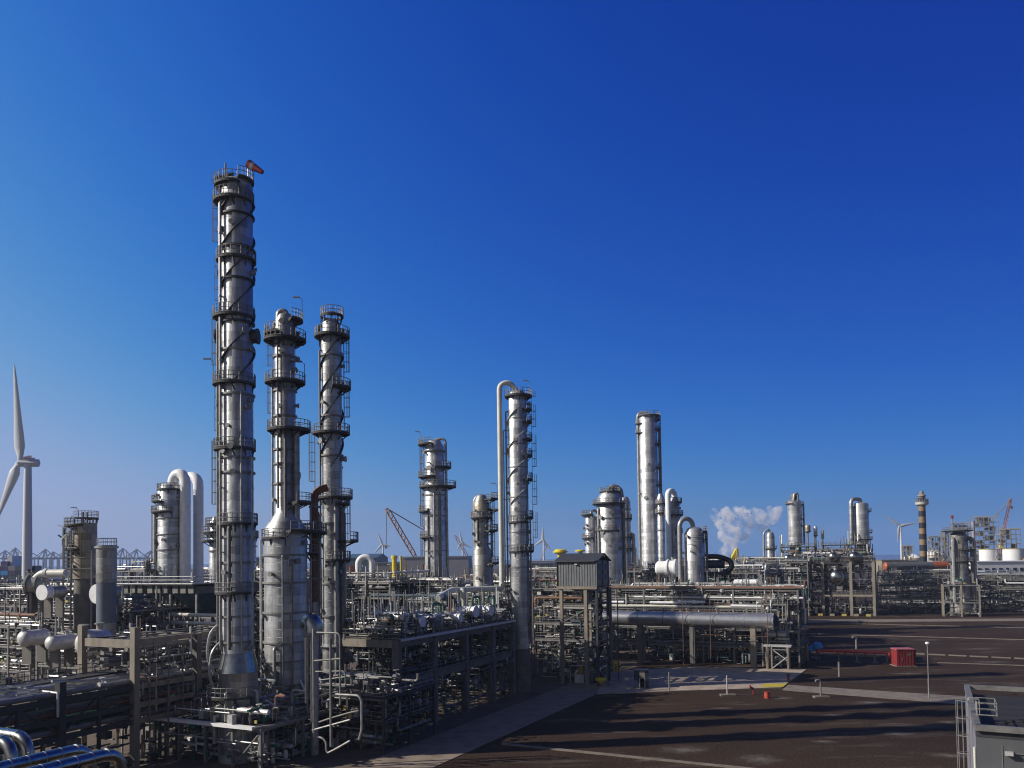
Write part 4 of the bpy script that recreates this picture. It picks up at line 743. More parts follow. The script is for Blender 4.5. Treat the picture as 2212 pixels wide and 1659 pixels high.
MB().tube([(-7.5, -9.2, 8.2), (-7.5, -9.2, 9.7), (.6, -9.2, 9.55), (.6, -9.2, 7.2)], .12, 8, bend=.2).build('guard_rail', 'galv_lt', root); MB().tube([(-2.6, -9.2, 9.6), (-2.6, -9.2, 7.6)], .1, 6).build('guard_post', 'galv_lt', root)
for k in range(10): MB().tube([(g.uniform(-7, 0), g.uniform(-16, 0), 9.5), (g.uniform(-7, 0), g.uniform(-16, 2), 9.6+g.random())], g.uniform(.08, .16), 7).build('crossing_pipe', g.choice(['galv_lt', 'pipe', 'cream']), root)
fine_pipes(root, g, 0.2, 16, [5.5, 7.2, 9.2], 30)
mm = MM()
for k in range(240):
    x, y = g.uniform(-8, 1), g.uniform(-22, 17); z = g.uniform(.2, 4.4); m = g.choice(['pipe_dull', 'dark', 'galv', 'grate', 'pipe', 'dark'])
    mm[m].box((x, y, z), g.choice(((.2, g.uniform(1, 5), .2), (g.uniform(.8, 3), .2, .2), (.18, .18, g.uniform(1, 4)), (.9, .7, .8))))
mm.build('ground_pipework', root)
for y in (4.5, 5.4): MB().tube([(-1.5, y, 0), (-1.5, y, 5)], .22, 8).build('green_riser', 'green', root)
for z in (10.8, 12.4):
    for k in range(7): x = -7.6+g.random()*7; MB().tube([(x, -.3, z+.1*k), (x, 17.3, z+.1*k)], g.choice((.1, .16, .22, .28)), 8).build('pipe', g.choice(['pipe_dull', 'dark', 'galv', 'pipe_dull']), root)
for x in (-7.2, -4.6, -1.6): MB().box((x, 8.5, 13.78), (.8, 16.3, .1)).build('cable_tray', 'grate', root, False)
mm = MM()
for k in range(260): x, y, z = g.uniform(-8, 0), g.uniform(0, 17), g.uniform(4, 13.5); mm[g.choice(['pipe_dull', 'dark', 'galv', 'conc_gr', 'grate', 'pipe'])].box((x, y, z), g.choice(((.15, g.uniform(1, 4), .15), (g.uniform(.5, 2), .15, .15), (.15, .15, g.uniform(.5, 2)), (.6, .6, .6))))
mm.build('small_pipework', root)
unit('process_unit', 'cluttered grey structure around the three dished vessels at far left', U, (-70, 117.5), 19, 10, [4.2, 7.6, 10.4], nx=5, np_=95, nv=34, seed=61, tags=8, fine=700, drums=3)
# --- low pump structure in the foreground
root = unit('pump_structure', 'low foreground structure with bright edge walkway and tangled pipes below the tallest column', 'structure', (-41.4, 92.3), 16, 20, [4.35], nx=5, ny=4, np_=98, nv=40, seed=70, risers=0, rail=False, deck=.55, ps=.28, drums=3, tags=6, mats=PM+['galv_lt', 'galv_lt', 'cream'])
MB().bar((-.3, -.35, 4.45), (15.4, -.35, 4.45), .6, .34).build('edge_walkway', 'white', root, False); MB().bar((16.3, 1.6, 4.45), (16.3, 20, 4.45), .5, .25).build('edge_walkway', 'galv', root, False); MB().bar((15.4, -.35, 4.45), (16.3, 1.6, 4.45), .5, .25).build('edge_walkway', 'galv', root, False)  # front walkway coloured white to stand in for sunlit galvanised steel
railing_mb([(-.5, 20, 4.6), (-.5, 0, 4.6)], .045).build('railing', 'galv', root); railing_mb([(16.4, 2, 4.6), (16.4, 20, 4.6)], .045).build('railing', 'galv', root)
MB().box((10.2, 4.4, 2), (.5, .5, .5)).build('red_handle', 'red', root, False)
g = random.Random(71)
for k in range(24):
    x, y = g.uniform(7, 17), g.uniform(2, 18); z = g.uniform(4.5, 5.5); h = g.uniform(.6, 3.2)
    MB().tube([(x, y, z), (x, y, z+h), (x+g.uniform(-3, 3), y, z+h), (x, y+g.uniform(-2, 2), z+h+g.uniform(-2, 1))], g.choice((.07, .1, .14, .2)), 7, bend=.35).build('riser_pipe', g.choice(PM), root)
root = unit('pump_structure', 'shadowed pump structure between the stepped column and the concrete exchanger structure', 'structure', (-24.0, 96.0), 10, 11, [3.6, 6.4], nx=3, ny=3, np_=60, nv=24, seed=72, risers=0, rail=True, deck=1.0, ps=.3, post='dark', beam='dark', mats=['pipe_dull']*4+['dark']*3+['galv', 'teal', 'pipe'])  # dark posts, beams and pipes imitate the shade over this spot
# shadowed pipe loops in front of it
root = thing('pipe_loops', 'shaded blue grey pipe loops hanging at the right of the foreground structure', 'pipe', at(700, 1500, 86)); s = lambda d: m_(d, 86); o = Vector((700, 1500))
for m, r, pts in (('pipe', 2.6, ((-25, -140), (-25, 92))), ('pipe', 2.2, ((-18, 92), (-6, 92), (4, 100), (4, 118), (8, 124), (30, 112), (60, 94))), ('pipe', 2.6, ((28, -2), (80, -2), (87, 8), (87, 70), (80, 90))), ('pipe_dull', 2, ((-12, 60), (14, 50), (60, 35), (80, 30))), ('galv', 2.2, ((-16, -132), (38, -132), (38, 20))), ('pipe_dull', 3, ((16, -120), (16, 110))), ('pipe', 2, ((-28, 78), (60, 50))), ('pipe_dull', 2.2, ((-30, -70), (40, -78))), ('galv', 1.6, ((-20, -48), (48, -52), (52, -40), (-10, -30)))):
    MB().tube([(s(x), (-x*.02), -s(y)) for x, y in pts], s(r), 9, bend=.5).build('pipe', m, root)
for x, y0, y1 in ((-42, -120, 20), (-30, -110, 60)): MB().bar((s(x), .5, -s(y0)), (s(x), .5, -s(y1)), .18).build('post', 'galv', root, False)
# --- silver foreground pipes, bottom left
def fore(name, label, pts, r):
    P0 = Vector(pts[-1]); P0.z = 0; root = thing(name, label, 'pipe', P0); q = [Vector(p)-P0 for p in pts]; MB().tube(q, r, 24, bend=1.5).build('pipe', 'shiny', root)
    d = (q[1]-q[0]); 
    k = int(d.length/1.1)
    for i in range(1, k): MB().lathe([(-.035, r*1.0), (-.03, r*1.02), (.03, r*1.02), (.035, r*1.0)], q[0]+d*(i/k), 24, axis=d).build('band', 'pipe', root)
    return root
ZF = 9.4
for dxe, off, lab in ((196, 0, 'silver insulated pipe at the bottom left corner, the one farther in'), (262, 1, 'silver insulated pipe at the bottom edge with its elbow farthest right')):
    e = gp(dxe, 1613 if not off else 1622, ZF); fore('insulated_pipe', lab, [e-GB*26, e, e+Vector((0, 0, -ZF))], .42)
for dxe, dye, lab in ((70, 1592, 'outer of two shiny bent pipes entering from the left edge'), (36, 1604, 'inner of two shiny bent pipes entering from the left edge')):
    e = gp(dxe-8, dye, ZF); fore('insulated_pipe', lab, [e-GA*16, e, e+Vector((0, 0, -ZF))], .42)
root = thing('support_frame', 'dark steel frame carrying the silver pipes at the bottom left corner', 'structure', gp(60, 1659, 0)*1.0, RX); root.location = (-34, 50, 0)
for x in (-2, 6): 
    for y in (-4, 4): MB().bar((x, y, 0), (x, y, 8.7), .3).build('post', 'dark', root, False)
for y in (-4, 4): MB().bar((-2, y, 8.8), (6, y, 8.8), .3).build('beam', 'dark', root, False)
# ------------------------------------------------------------------ grey shelter on its tower
P = at(1203, 1266, 141); root = thing('shelter', 'grey ribbed sheet metal shelter with pitched roof standing on tall legs', 'shelter', (P.x, P.y, 0), RX); zb, ze, zr = P.z, at(1203, 1211, 141).z, at(1203, 1197, 141).z+.1
SW, SDp = 7.5, 6.4
mb = MB()
for i in range(30):
    x0 = SW*i/30; mb.box((x0+SW/60, .06 if i % 2 else 0, (zb+ze)/2), (SW/30, .12, ze-zb))
mb.build('front_wall', 'wall', root, False)
MB().box((.05, SDp/2+.1, (zb+ze)/2), (.12, SDp-.2, ze-zb)).build('side_wall', 'wall', root, False)
MB().box((SW-.12, SDp/2+.1, (zb+ze)/2), (.08, SDp-.2, ze-zb)).build('side_wall', 'black', root, False)  # this side coloured black and navy in place of its shade
MB().box((SW/2, SDp, (zb+ze)/2), (SW, .12, ze-zb)).build('rear_wall', 'wall', root, False)
for y in (.15, SDp*.5, SDp-.2): MB().box((SW-.1, y, (zb+ze)/2), (.2, .25, ze-zb)).build('post', 'roofdk', root, False)
MB().box((SW-.05, SDp/2, zb+1.6), (.1, SDp-.3, .9)).build('side_panel', 'navy', root, False); MB().box((SW-.05, SDp/2, zb+3.3), (.1, SDp-.3, 1.0)).build('side_panel', 'navy', root, False)
MB().add([(-.3, -.4, ze-.1), (SW+.35, -.4, ze-.1), (SW+.35, SDp/2, zr), (-.3, SDp/2, zr), (SW+.35, SDp+.4, ze-.1), (-.3, SDp+.4, ze-.1), (-.3, -.4, ze-.25), (SW+.35, -.4, ze-.25), (SW+.35, SDp/2, zr-.15), (-.3, SDp/2, zr-.15), (SW+.35, SDp+.4, ze-.25), (-.3, SDp+.4, ze-.25)],
         [(0, 1, 2, 3), (3, 2, 4, 5), (7, 6, 9, 8), (8, 9, 11, 10), (0, 6, 7, 1), (1, 7, 8, 2), (2, 8, 10, 4), (4, 10, 11, 5), (3, 9, 6, 0), (5, 11, 9, 3)]).build('roof', 'roofdk', root, False)
MB().tube([(-.3, -.45, ze-.2), (SW+.35, -.45, ze-.2)], .09, 6).build('gutter', 'roofdk', root); MB().tube([(.1, -.12, ze-.2), (.1, -.12, zb)], .06, 6).build('downpipe', 'roofdk', root); MB().box((SW-.05, -.03, (zb+ze)/2), (.14, .2, ze-zb)).build('corner_flashing', 'galv', root, False); MB().box((SW*.5, -.2, ze-.7), (.5, .3, .2)).build('lamp', 'galv_lt', root, False)
MB().box((SW+.2, SDp/2, zr-.5), (.2, .8, .4)).build('hoist_beam', 'tagyel', root, False); MB().box((SW/2, SDp/2, zb-.1), (SW+.1, SDp+.1, .25)).build('floor', 'grate', root, False); MB().box((SW/2, -.05, zb-.28), (SW, .25, .5)).build('sill_beam', 'conc', root, False)
for x, y, m, wd in ((.7, .3, 'conc', .55), (SW-2.2, .3, 'conc', .6), (SW-.2, .3, 'dark', .4), (SW-.2, SDp-.3, 'dark', .4), (.7, SDp-.3, 'dark', .4)): MB().bar((x, y, 0), (x, y, zb-.3), wd).build('leg', m, root, False)
for z in (4, 7.5, 11, 14.2):
    MB().bar((SW-.2, .5, z), (SW-.2, SDp-.5, z), .3).build('beam', 'dark', root, False); MB().bar((SW-2.2, .3, z), (SW-.4, .3, z), .3).build('beam', 'dark', root, False)
mb = MB()
for k in range(5):
    z0 = .2+3.2*k; a, b = (1.2, SDp-1) if k % 2 else (SDp-1, 1.2); mb.bar((SW-1.1, a, z0), (SW-1.1, b, z0+3.2), .7, .12)
mb.build('stair', 'dark', root, False)
for z in (3.4, 6.6, 9.8, 13): MB().box((SW-1.1, SDp/2, z), (1.6, SDp, .1)).build('landing', 'grate', root, False)
for y in (0.3, SDp-.3): MB().bar((SW+1.6, y, 0), (SW+1.6, y, 14.5), .14).build('stair_post', 'dark', root, False)
# ------------------------------------------------------------------ long horizontal vessel with pipe rack behind
vz = at(1690, 1342, 155).z; vr = 1.5; VE = at(1672, 1342, 156); VS = VE-GA*38
root = thing('long_vessel', 'long shiny horizontal vessel under the pipe rack in the middle of the yard', 'vessel', (VS.x, VS.y, 0), RX); L = 38
MB().lathe([(0, vr)]+[(L*i/19, vr) for i in range(1, 20)], (0, 0, vz), 36, axis=(1, 0, 0)).build('shell', 'jacket', root)
for i in range(0, 8): MB().lathe([(-.1, vr*1.012), (.1, vr*1.012)], (L*i/7.0+ (0.05 if i == 0 else -.05), 0, vz), 36, axis=(1, 0, 0)).build('band', 'pipe', root)
MB().lathe([(0, vr*.98), (vr*.3, vr*.85), (vr*.55, vr*.45), (vr*.62, .05)], (L, 0, vz), 30, axis=(1, 0, 0)).build('dished_head', 'navy', root)
for x in (34, 22, 11, 1.5): MB().bar((x, 0, 0), (x, 0, vz-vr*.92), 1.0, 1.2).build('pedestal', 'conc' if x > 30 else 'conc_gr', root, False)
MB().bar((34, -.1, vz-vr-.1), (34, -.1, vz-vr+1.2), .8).build('saddle', 'galv_lt', root, False)
for x in (4, 10, 16, 21, 27, 33, 36.5): MB().lathe([(vr*.95, .2), (vr+.6, .2), (vr+.6, .35), (vr+.75, .35)], (x, 0, vz), 10).build('nozzle', 'galv', root)
for x in (20.5, 26, 37): MB().tube([(x, -vr-.3, .1), (x, -vr-.3, vz+vr+4)], .06, 6).build('red_riser', 'rust', root)
MB().tube([(14, -vr-.25, vz+2.0), (30, -vr-.25, vz+2.0), (30, -vr-.25, vz+4)], .05, 6).build('red_line', 'rust', root); MB().tube([(24, -vr-.25, vz-2.9), (37, -vr-.25, vz-2.9)], .05, 6).build('red_line', 'rust', root)
railing_mb([(2, -.8, vz+vr), (36, -.8, vz+vr)], .04).build('railing', 'galv', root)
ro = VS+GB*4.5-GA*2
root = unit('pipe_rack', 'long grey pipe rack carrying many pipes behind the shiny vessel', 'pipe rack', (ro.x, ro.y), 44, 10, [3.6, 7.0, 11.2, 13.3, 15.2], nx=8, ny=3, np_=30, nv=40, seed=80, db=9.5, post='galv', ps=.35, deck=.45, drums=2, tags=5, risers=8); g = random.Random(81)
for z in (11.3, 13.4, 15.3, 15.3, 11.3, 13.4, 3.7, 7.1):
    for k in range(8):
        y = g.choice((g.uniform(-.2, 3), g.uniform(0, 9.5))); r = g.choice((.08, .12, .16, .22, .3)); x0 = g.choice((-1, -1, g.uniform(0, 20))); x1 = g.choice((45, g.uniform(22, 44)))
        pts = [(x0, y, z+r), (x1, y, z+r)]
        if g.random() < .5: pts.append((x1, y, z+g.choice((-2, 1.6, -3))))
        MB().tube(pts, r, 8, bend=.5).build('long_pipe', g.choice(['pipe', 'pipe_dull', 'pipe_dull', 'galv', 'cream', 'white' if z > 11 else 'dark', 'rust']), root)
for x, y in ((1, 12.4), (14, 12.4), (20, 12.6), (31, 11.9)): MB().tube([(x, -.3, y), (x+g.uniform(5, 9), -.3, y)], .28, 10).build('white_pipe', 'white', root)
# end tower of pipework by the vessel's head
q = at(1648, 1442, 158); unit('process_unit', 'narrow grey pipework tower at the right end of the long shiny vessel', U, (q.x+.5, q.y+1.5), 4.6, 4.5, [5.2, 9.5, 12.5], nx=2, ny=2, np_=60, nv=22, seed=82, risers=4, rs=(.05, .08, .1, .14, .2), tags=2)
root = thing('crossbraced_platform', 'small bright platform on cross braced posts at the right end of the yard vessel', 'platform', gp(1656, 1446), RX)
MB().box((2.0, 1, 4.55), (5.2, 2.2, .28)).build('deck', 'galv_lt', root, False)
for x in (.1, 1.0, 4.0): MB().bar((x, 0, 0), (x, 0, 4.4), .28).build('post', 'conc', root, False)
for x in (.1, 4.0): MB().bar((x, 2, 0), (x, 2, 4.4), .28).build('post', 'galv', root, False)
MB().bar((1.1, -.05, .3), (3.9, -.05, 2.6), .16).build('brace', 'galv_lt', root, False); MB().bar((1.1, .05, 3.9), (3.9, .05, 1.9), .16).build('brace', 'galv_lt', root, False); MB().bar((1.1, 0, 3.9), (3.9, 0, 3.9), .2).build('beam', 'galv', root, False)
# ------------------------------------------------------------------ concrete framed unit on the far side of the yard
c0 = cor(1683, 299); root = thing('concrete_frame', 'large open concrete frame with bright spherical drums beyond the yard', 'structure', (*c0, 0), RX); g = random.Random(90)
XS = (0, 8, 15.5, 25, 32.5); TOP = 19.5
for x in XS:
    for y in (0, 8, 16): MB().bar((x, y, 0), (x, y, TOP), .95, .9).build('post', 'conc' if y == 0 else 'conc_gr', root, False)
for z in (7.6, 19.5):
    for y in (0, 8, 16):
        for i in range(4): MB().bar((XS[i]+.5, y, z-.3), (XS[i+1]-.5, y, z-.3), .7, .75).build('beam', 'conc' if z < 10 and i > 0 else 'dark', root, False)
    for i in range(4): MB().box(((XS[i]+XS[i+1])/2, 8, z+.13), (XS[i+1]-XS[i]-.1, 16.5, .1)).build('deck', 'grate', root, False)
for x0, x1, z in ((0.5, 12.5, 25.2), (15, 31.5, 25.6), (17, 31, 23.6)):
    MB().box(((x0+x1)/2, 7, z), (x1-x0, 9, .25)).build('upper_deck', 'grate', root, False); railing_mb([(x0, 11, z+.1), (x0, 2.4, z+.1), (x1, 2.4, z+.1), (x1, 11, z+.1)], .07).build('railing', 'galv', root)
    for x in (x0+.2, (x0+x1)/2, x1-.2):
        for y in (2.6, 11): MB().bar((x, y, TOP), (x, y, z), .35).build('upper_post', 'galv', root, False)
railing_mb([(-.3, -.4, 19.7), (32.8, -.4, 19.7), (32.8, 16, 19.7)], .07).build('railing', 'galv', root); railing_mb([(-.3, -.4, 7.8), (32.8, -.4, 7.8)], .06).build('railing', 'galv', root)
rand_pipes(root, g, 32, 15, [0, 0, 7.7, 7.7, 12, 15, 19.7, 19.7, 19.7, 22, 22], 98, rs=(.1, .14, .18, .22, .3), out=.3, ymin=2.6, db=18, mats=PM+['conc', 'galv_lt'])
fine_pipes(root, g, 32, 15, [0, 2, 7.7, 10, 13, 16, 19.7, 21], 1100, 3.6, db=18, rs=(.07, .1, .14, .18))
for k in range(50): valve(root, (g.uniform(0, 32), g.uniform(.8, 9), g.choice((.4, .4, 7.8, 12, 19.8, 22))+g.uniform(.4, 2)), g.uniform(.2, .5), g)
for k in range(8): MB().box((2.5+4*k, -1.2, .35), (1.6, 1.2, .7)).build('pump_base', 'tagyel' if k % 2 else 'conc', root, False)
for k in range(6): x = 3+5*k; MB().lathe([(0, .3), (.3, .5), (1.8, .5), (2.2, .2)], (x, -.9, .7), 10).build('pump', g.choice(['galv_lt', 'pipe', 'dark']), root)
for k in range(12): x = g.uniform(0, 32); MB().tube([(x, g.uniform(2, 9), 19.5), (x, g.uniform(2, 9), g.uniform(27, 31))], g.uniform(.12, .25), 6).build('vent_pipe', g.choice(PM), root)
for dx, dy, r, lab in ((1803, 1247, 2.8, 'largest shiny drum end, in the middle bay of the concrete frame'), (1797, 1203, 1.75, 'shiny drum end on top deck of the concrete frame, left of a pair'), (1842, 1203, 1.85, 'shiny drum end on top deck of the concrete frame, right of a pair'), (1705, 1265, 1.5, 'shiny drum end low in the leftmost bay of the concrete frame'), (1700, 1206, 1.4, 'small shiny drum end at the top left of the concrete frame')):
    e = at(dx, dy, 299-(dx-1683)*.075); e2 = e-GB*1.2
    exchanger(lab, e2, 9, r, axis=-GB*.97-GA*.25, shell='clad_white', head='shiny', domed=True, name='drum', support=1.8)
def column2(*a, **k): return column(*a, **k)
root, Z, S = column('rectifier_column', 'left silver column standing on top of the concrete frame', 1717, 1120, 303, [(1080, 10), (1083, 14.5), (1178, 14.5)], 'clad_white', domed=False)
arch(root, [(S(-6), -2, Z(1083)), (S(-4), -2, Z(1068)), (S(3), -2, Z(1066)), (S(5), -2, Z(1176))], S(2.6), 'pipe', bend=1.5); MB().lathe([(Z(1083), S(8)), (Z(1072), S(9)), (Z(1066), S(4))], n=20).build('top_cone', 'pipe_dull', root)
for dy, a0, a1 in ((1090, -60, 60), (1088, 120, 240), (1120, -50, 50), (1135, -50, 50)): platform(root, S(14), Z(dy), S(19), a0, a1, Y=300)
riser(root, 345, S(18), Z(1178), Z(1090), S(2), 'pipe_dull', 'in', S(14)); MB().lathe([(19.5, S(10)), (Z(1176), S(12))], n=20).build('skirt', 'conc_gr', root)
root, Z, S = column('rectifier_column', 'right silver column with bent side pipe on top of the concrete frame', 1860, 1130, 297, [(1088, 15.5), (1090, 16), (1170, 16)], 'clad_white', domed=False)
MB().lathe([(Z(1089), S(15)), (Z(1086), S(9)), (Z(1085), .2)], n=24).build('head', 'pipe', root)
arch(root, [(0, 0, Z(1088)), (0, 0, Z(1079)), (S(-23), -1, Z(1077)), (S(-24), -1, Z(1178))], S(4), 'clad', bend=3)
riser(root, 195, S(19), Z(1178), Z(1095), S(2), 'clad_dark', 'in', S(15))
for dy, a0, a1 in ((1104, -40, 40), (1150, -60, 60), (1165, 0, 360)): platform(root, S(15), Z(dy), S(22), a0, a1, Y=300)
MB().lathe([(19.5, S(11)), (Z(1168), S(14))], n=20).build('skirt', 'conc_gr', root)
for dx, d0, d1, r, m, lab in ((1745, 1136, 1151, 6, 'clad_brown', 'small tan pot on a stalk between the two columns of the concrete frame'), (1762, 1138, 1160, 4, 'clad_white', 'thin pale pot right of the tan pot on the concrete frame'), (1777, 1146, 1165, 3.2, 'clad', 'thinnest pot on the concrete frame, right of the pale one')):
    P = at(dx, d1, 298); root = thing('pot', lab, 'vessel', P); s = m_(1, 298); MB().lathe([(0, r*.5*s), (3*s, r*s), ((d1-d0)*s, r*s)]+dome((d1-d0)*s, r*s, r*.4*s), n=16).build('shell', m, root); MB().tube([(0, 0, 0), (0, 0, 19.6-P.z)], s*1.6, 8).build('stalk', 'pipe_dull', root); MB().lathe([(2*s, r*1.15*s), (3.5*s, r*1.15*s)], n=16).build('band', 'dark', root)
root, Z, S = column('desalter_column', 'pale column half veiled by pipework just right of the steam', 1664, 1170, 330, [(1152, 7), (1158, 9), (1330, 9)], 'clad')
arch(root, [(0, 0, Z(1154)), (S(-2), 0, Z(1142)), (S(-14), 0, Z(1150)), (S(-15), 0, Z(1230))], S(2.2), 'pipe', bend=2); platform(root, S(9), Z(1185), S(13), Y=330)
# right-hand mottled column in its pale frame
root, Z, S = column('vacuum_column', 'mottled grey column with broad top platform inside a pale steel frame at right', 2073, 1240, 281, [(1148, 9), (1156, 17), (1250, 18), (1262, 20), (1322, 20), (1330, 12), (1345, 12)], 'clad_dark', domed=False)
platform(root, S(10), Z(1146), S(30), 0, 360, (S(-2), 0), Y=280); platform(root, S(17), Z(1187), S(27), -120, 80, (S(6), 0), Y=280); platform(root, S(17), Z(1212), S(24), 0, 360, Y=280)
for dy in (1262, 1290, 1310): ring(root, S(20), Z(dy), 'galv_lt')
MB().tube([(S(-14), -.5, Z(1146)), (S(-14), -.5, Z(1118))], .25, 6).build('mast', 'pipe', root); MB().tube([(S(-14), -.5, Z(1120)), (S(-14), -.5, Z(1113))], .45, 6).build('red_light', 'red', root)
for x, r, m in ((-20, 3.5, 'pipe'), (20, 4, 'pipe_dull'), (-10, 2.5, 'pipe_dull'), (26, 3, 'pipe')): MB().tube([(S(x), -S(14), Z(1300)), (S(x), -S(14), Z(1165)), (S(x*.6), 0, Z(1160))], S(r), 8, bend=1.5).build('side_pipe', m, root)
nozzles(root, S(17), Z(1250), Z(1160), 16, 17, rmax=.7)
# ------------------------------------------------------------------ yard items
def lampx(name, label, a, b, cat='lamp post'):
    P = gp(*a); h = abs(at(a[0], b, P.y).z); root = thing(name, label, cat, P); return root, h
root, h = lampx('lamp_post', 'tall thin lamp post with one white globe, in front of the pale path', (2007, 1508), 1388)
MB().tube([(0, 0, 0), (0, 0, h*.35)], .13, 10).build('base_section', 'galv', root); MB().tube([(0, 0, h*.35), (0, 0, h-.3)], .085, 10).build('pole', 'galv', root); MB().lathe([(h-.35, .12), (h-.2, .3), (h, .32), (h+.1, .2)], n=14).build('globe', 'white', root)
def pipe_post(label, a, top, arm, m='galv', base=True, r=.14):
    root, h = lampx('vent_post', label, a, top, 'post'); MB().tube([(0, 0, 0), (0, 0, h), (arm, 0, h), (arm, 0, h-.25)] if arm else [(0, 0, 0), (0, 0, h)], r, 8, bend=.25).build('pole', m, root)
    if base: MB().box((.1, 0, .13), (2.4, 1.0, .26)).build('base_slab', 'path', root, False)
pipe_post('thin grey post on the pad beside the blue kiosk', (1446, 1494), 1452, 0, base=False, r=.13)
pipe_post('thin grey post near the front middle of the pad', (1571, 1503), 1459, 0, 'galv_lt', r=.1)
pipe_post('goose necked grey vent post standing on its slab before the pale path', (1773, 1507), 1469, -.7)
pipe_post('stout grey post between the yellow hatch and the red box', (1813, 1462), 1430, 0, base=False, r=.2)
pipe_post('farthest grey post, below the concrete frame', (1850, 1402), 1376, -.8, base=False, r=.25)
# red cabinet and red line
P = gp(1938, 1440); wR = m_(37, P.y); hR = at(1938, 1404, P.y).z; root = thing('red_cabinet', 'big red box with pinkish top at the end of the red pipe', 'cabinet', P, RX*.12)
MB().box((wR/2, 1.3, hR/2), (wR, 2.6, hR)).build('body', 'red', root, False); MB().box((wR/2, 1.3, hR+.09), (wR+.2, 2.8, .18)).build('lid', mat('faded red lid', (0.55, 0.16, 0.17), .6), root, False)
for k in range(6): MB().box((wR*(.08+.168*k), -.02, hR/2), (.06, .06, hR*.94)).build('rib', 'red', root, False)
MB().box((wR*.3, -.05, hR*.45), (.12, .08, .5)).build('handle', 'galv', root, False); MB().box((wR*.7, -.05, hR*.72), (.7, .03, .35)).build('plate', 'pipe_dull', root, False)
MB().box((wR+.2, .5, hR/2), (.35, .5, hR*.95)).build('side_duct', 'dark', root, False); MB().box((wR/2, 1.3, .06), (wR+.6, 3.2, .12)).build('plinth', 'path', root, False)
a, b = gp(1785, 1427), gp(1921, 1434); a.z = 2.1; b.z = 2.2; root = thing('red_pipe', 'red fire main on short trestles running into the red box', 'pipe', (a.x, a.y, 0)); d = b-a; o = Vector((a.x, a.y, 0))
MB().tube([a-o+Vector((-2, 0, -.2)), a-o, b-o, b-o+Vector((.1, 0, -1.1)), b-o+Vector((2.5, .2, -1.2))], .3, 10, bend=.4).build('pipe', 'firered', root)
for t in (.2, .5, .78, .97): p = a-o+d*t; MB().bar((p.x, p.y, 0), (p.x, p.y, 2.0), .25).build('trestle', 'galv', root, False); MB().box((p.x, p.y, .1), (1.2, .8, .2)).build('foot', 'path', root, False)
for t in (.3, .45, .62): p = a-o+d*t; MB().tube([p+Vector((0, -.2, 0)), p+Vector((0, -.3, -.9))], .16, 8).build('hydrant_valve', 'red', root)
P = gp(1750, 1424); P.y += 0; root = thing('hose_skid', 'valve skid wrapped in bright blue sheets left of the red pipe', 'skid', (P.x, P.y, 0), RX); g = random.Random(95)
for x, y, z, w_, h_ in ((-1.2, -.8, 3.6, 1.4, 1.8), (1.6, -.8, 3.1, 2.2, 1.5), (.2, -.4, 2.5, 2.4, 1.1)):
    mb = MB(); mb.lathe([(0, .3*w_), (.15*h_, .52*w_), (.6*h_, .48*w_), (.9*h_, .3*w_), (h_, .1*w_)], (x, y, z-.8), 7); mb.build('blue_cover', 'blue', root, False)
for k in range(14): x = g.uniform(-7, 2); MB().tube([(x, g.uniform(-1, 1), .1), (x, 0, g.uniform(1, 3.6)), (x+g.uniform(-2, 2), 0, g.uniform(1.5, 3.5))], g.uniform(.08, .2), 7, bend=.3).build('pipe', g.choice(['pipe_dull', 'dark', 'navy', 'galv']), root)
for k in range(8): valve(root, (g.uniform(-6, 1), g.uniform(-.6, .6), g.uniform(1.2, 2.6)), .3, g)
MB().box((-2.5, 0, .2), (9, 2.4, .4)).build('skid_base', 'dark', root, False); MB().tube([(-3, -1.2, 0), (-3, -1.2, 2.4), (1.4, -1.2, 2.4), (1.4, -1.2, 0)], .12, 6, bend=.2).build('guard_frame', 'galv', root)
P = gp(1657, 1508); root = thing('orange_barrel', 'small orange red barrel in front of the yellow hatched marking', 'barrel', P); h = at(1657, 1495, P.y).z; MB().lathe([(0, .42), (h*.33, .42), (h*.34, .46), (h*.37, .46), (h*.38, .42), (h, .42)], n=18).build('body', mat('orange red plastic', (.62, .10, .05), .5), root); MB().lathe([(h, .44), (h+.06, .44)], n=18).build('lid', 'red', root)
P = gp(1628, 1500); root = thing('hydrant', 'small dark red hydrant just left of the orange barrel', 'hydrant', P); MB().tube([(0, 0, 0), (0, 0, .9), (-.5, 0, 1.2)], .14, 8, bend=.2).build('stem', 'red', root); MB().lathe([(-.1, .28), (.1, .28)], (-.5, 0, 1.2), 10, axis=(1, 0, 0)).build('cap', 'red', root)
P = gp(1703, 1474); root = thing('hydrant', 'dark red hydrant at the right corner of the concrete pad', 'hydrant', P); MB().tube([(0, 0, 0), (0, 0, 1.3)], .22, 8).build('stem', 'red', root); MB().lathe([(1.2, .4), (1.45, .4)], n=10).build('cap', 'dark', root)
P = gp(1370, 1488); wK = m_(31, P.y); hK = at(1370, 1449, P.y).z; root = thing('kiosk', 'navy blue kiosk with dark doorway on the concrete pad', 'kiosk', P, RX*.3); t = .12
MB().box((wK*.19, 0.06, hK/2), (wK*.38, t, hK)).build('front_panel', 'navy', root, False); MB().box((wK*.87, 0.06, hK/2), (wK*.26, t, hK)).build('front_panel', 'navy', root, False); MB().box((wK*.56, .06, hK*.78), (wK*.36, t, hK*.4)).build('sign_panel', 'conc', root, False)
MB().box((.06, 1.0, hK/2), (t, 1.8, hK)).build('side_wall', 'navy', root, False); MB().box((wK-.06, 1.0, hK/2), (t, 1.8, hK)).build('side_wall', 'navy', root, False); MB().box((wK/2, 1.95, hK/2), (wK, t, hK)).build('rear_wall', 'black', root, False); MB().box((wK/2, 1.0, hK+.08), (wK+.2, 2.3, .14)).build('roof', 'navy', root, False)
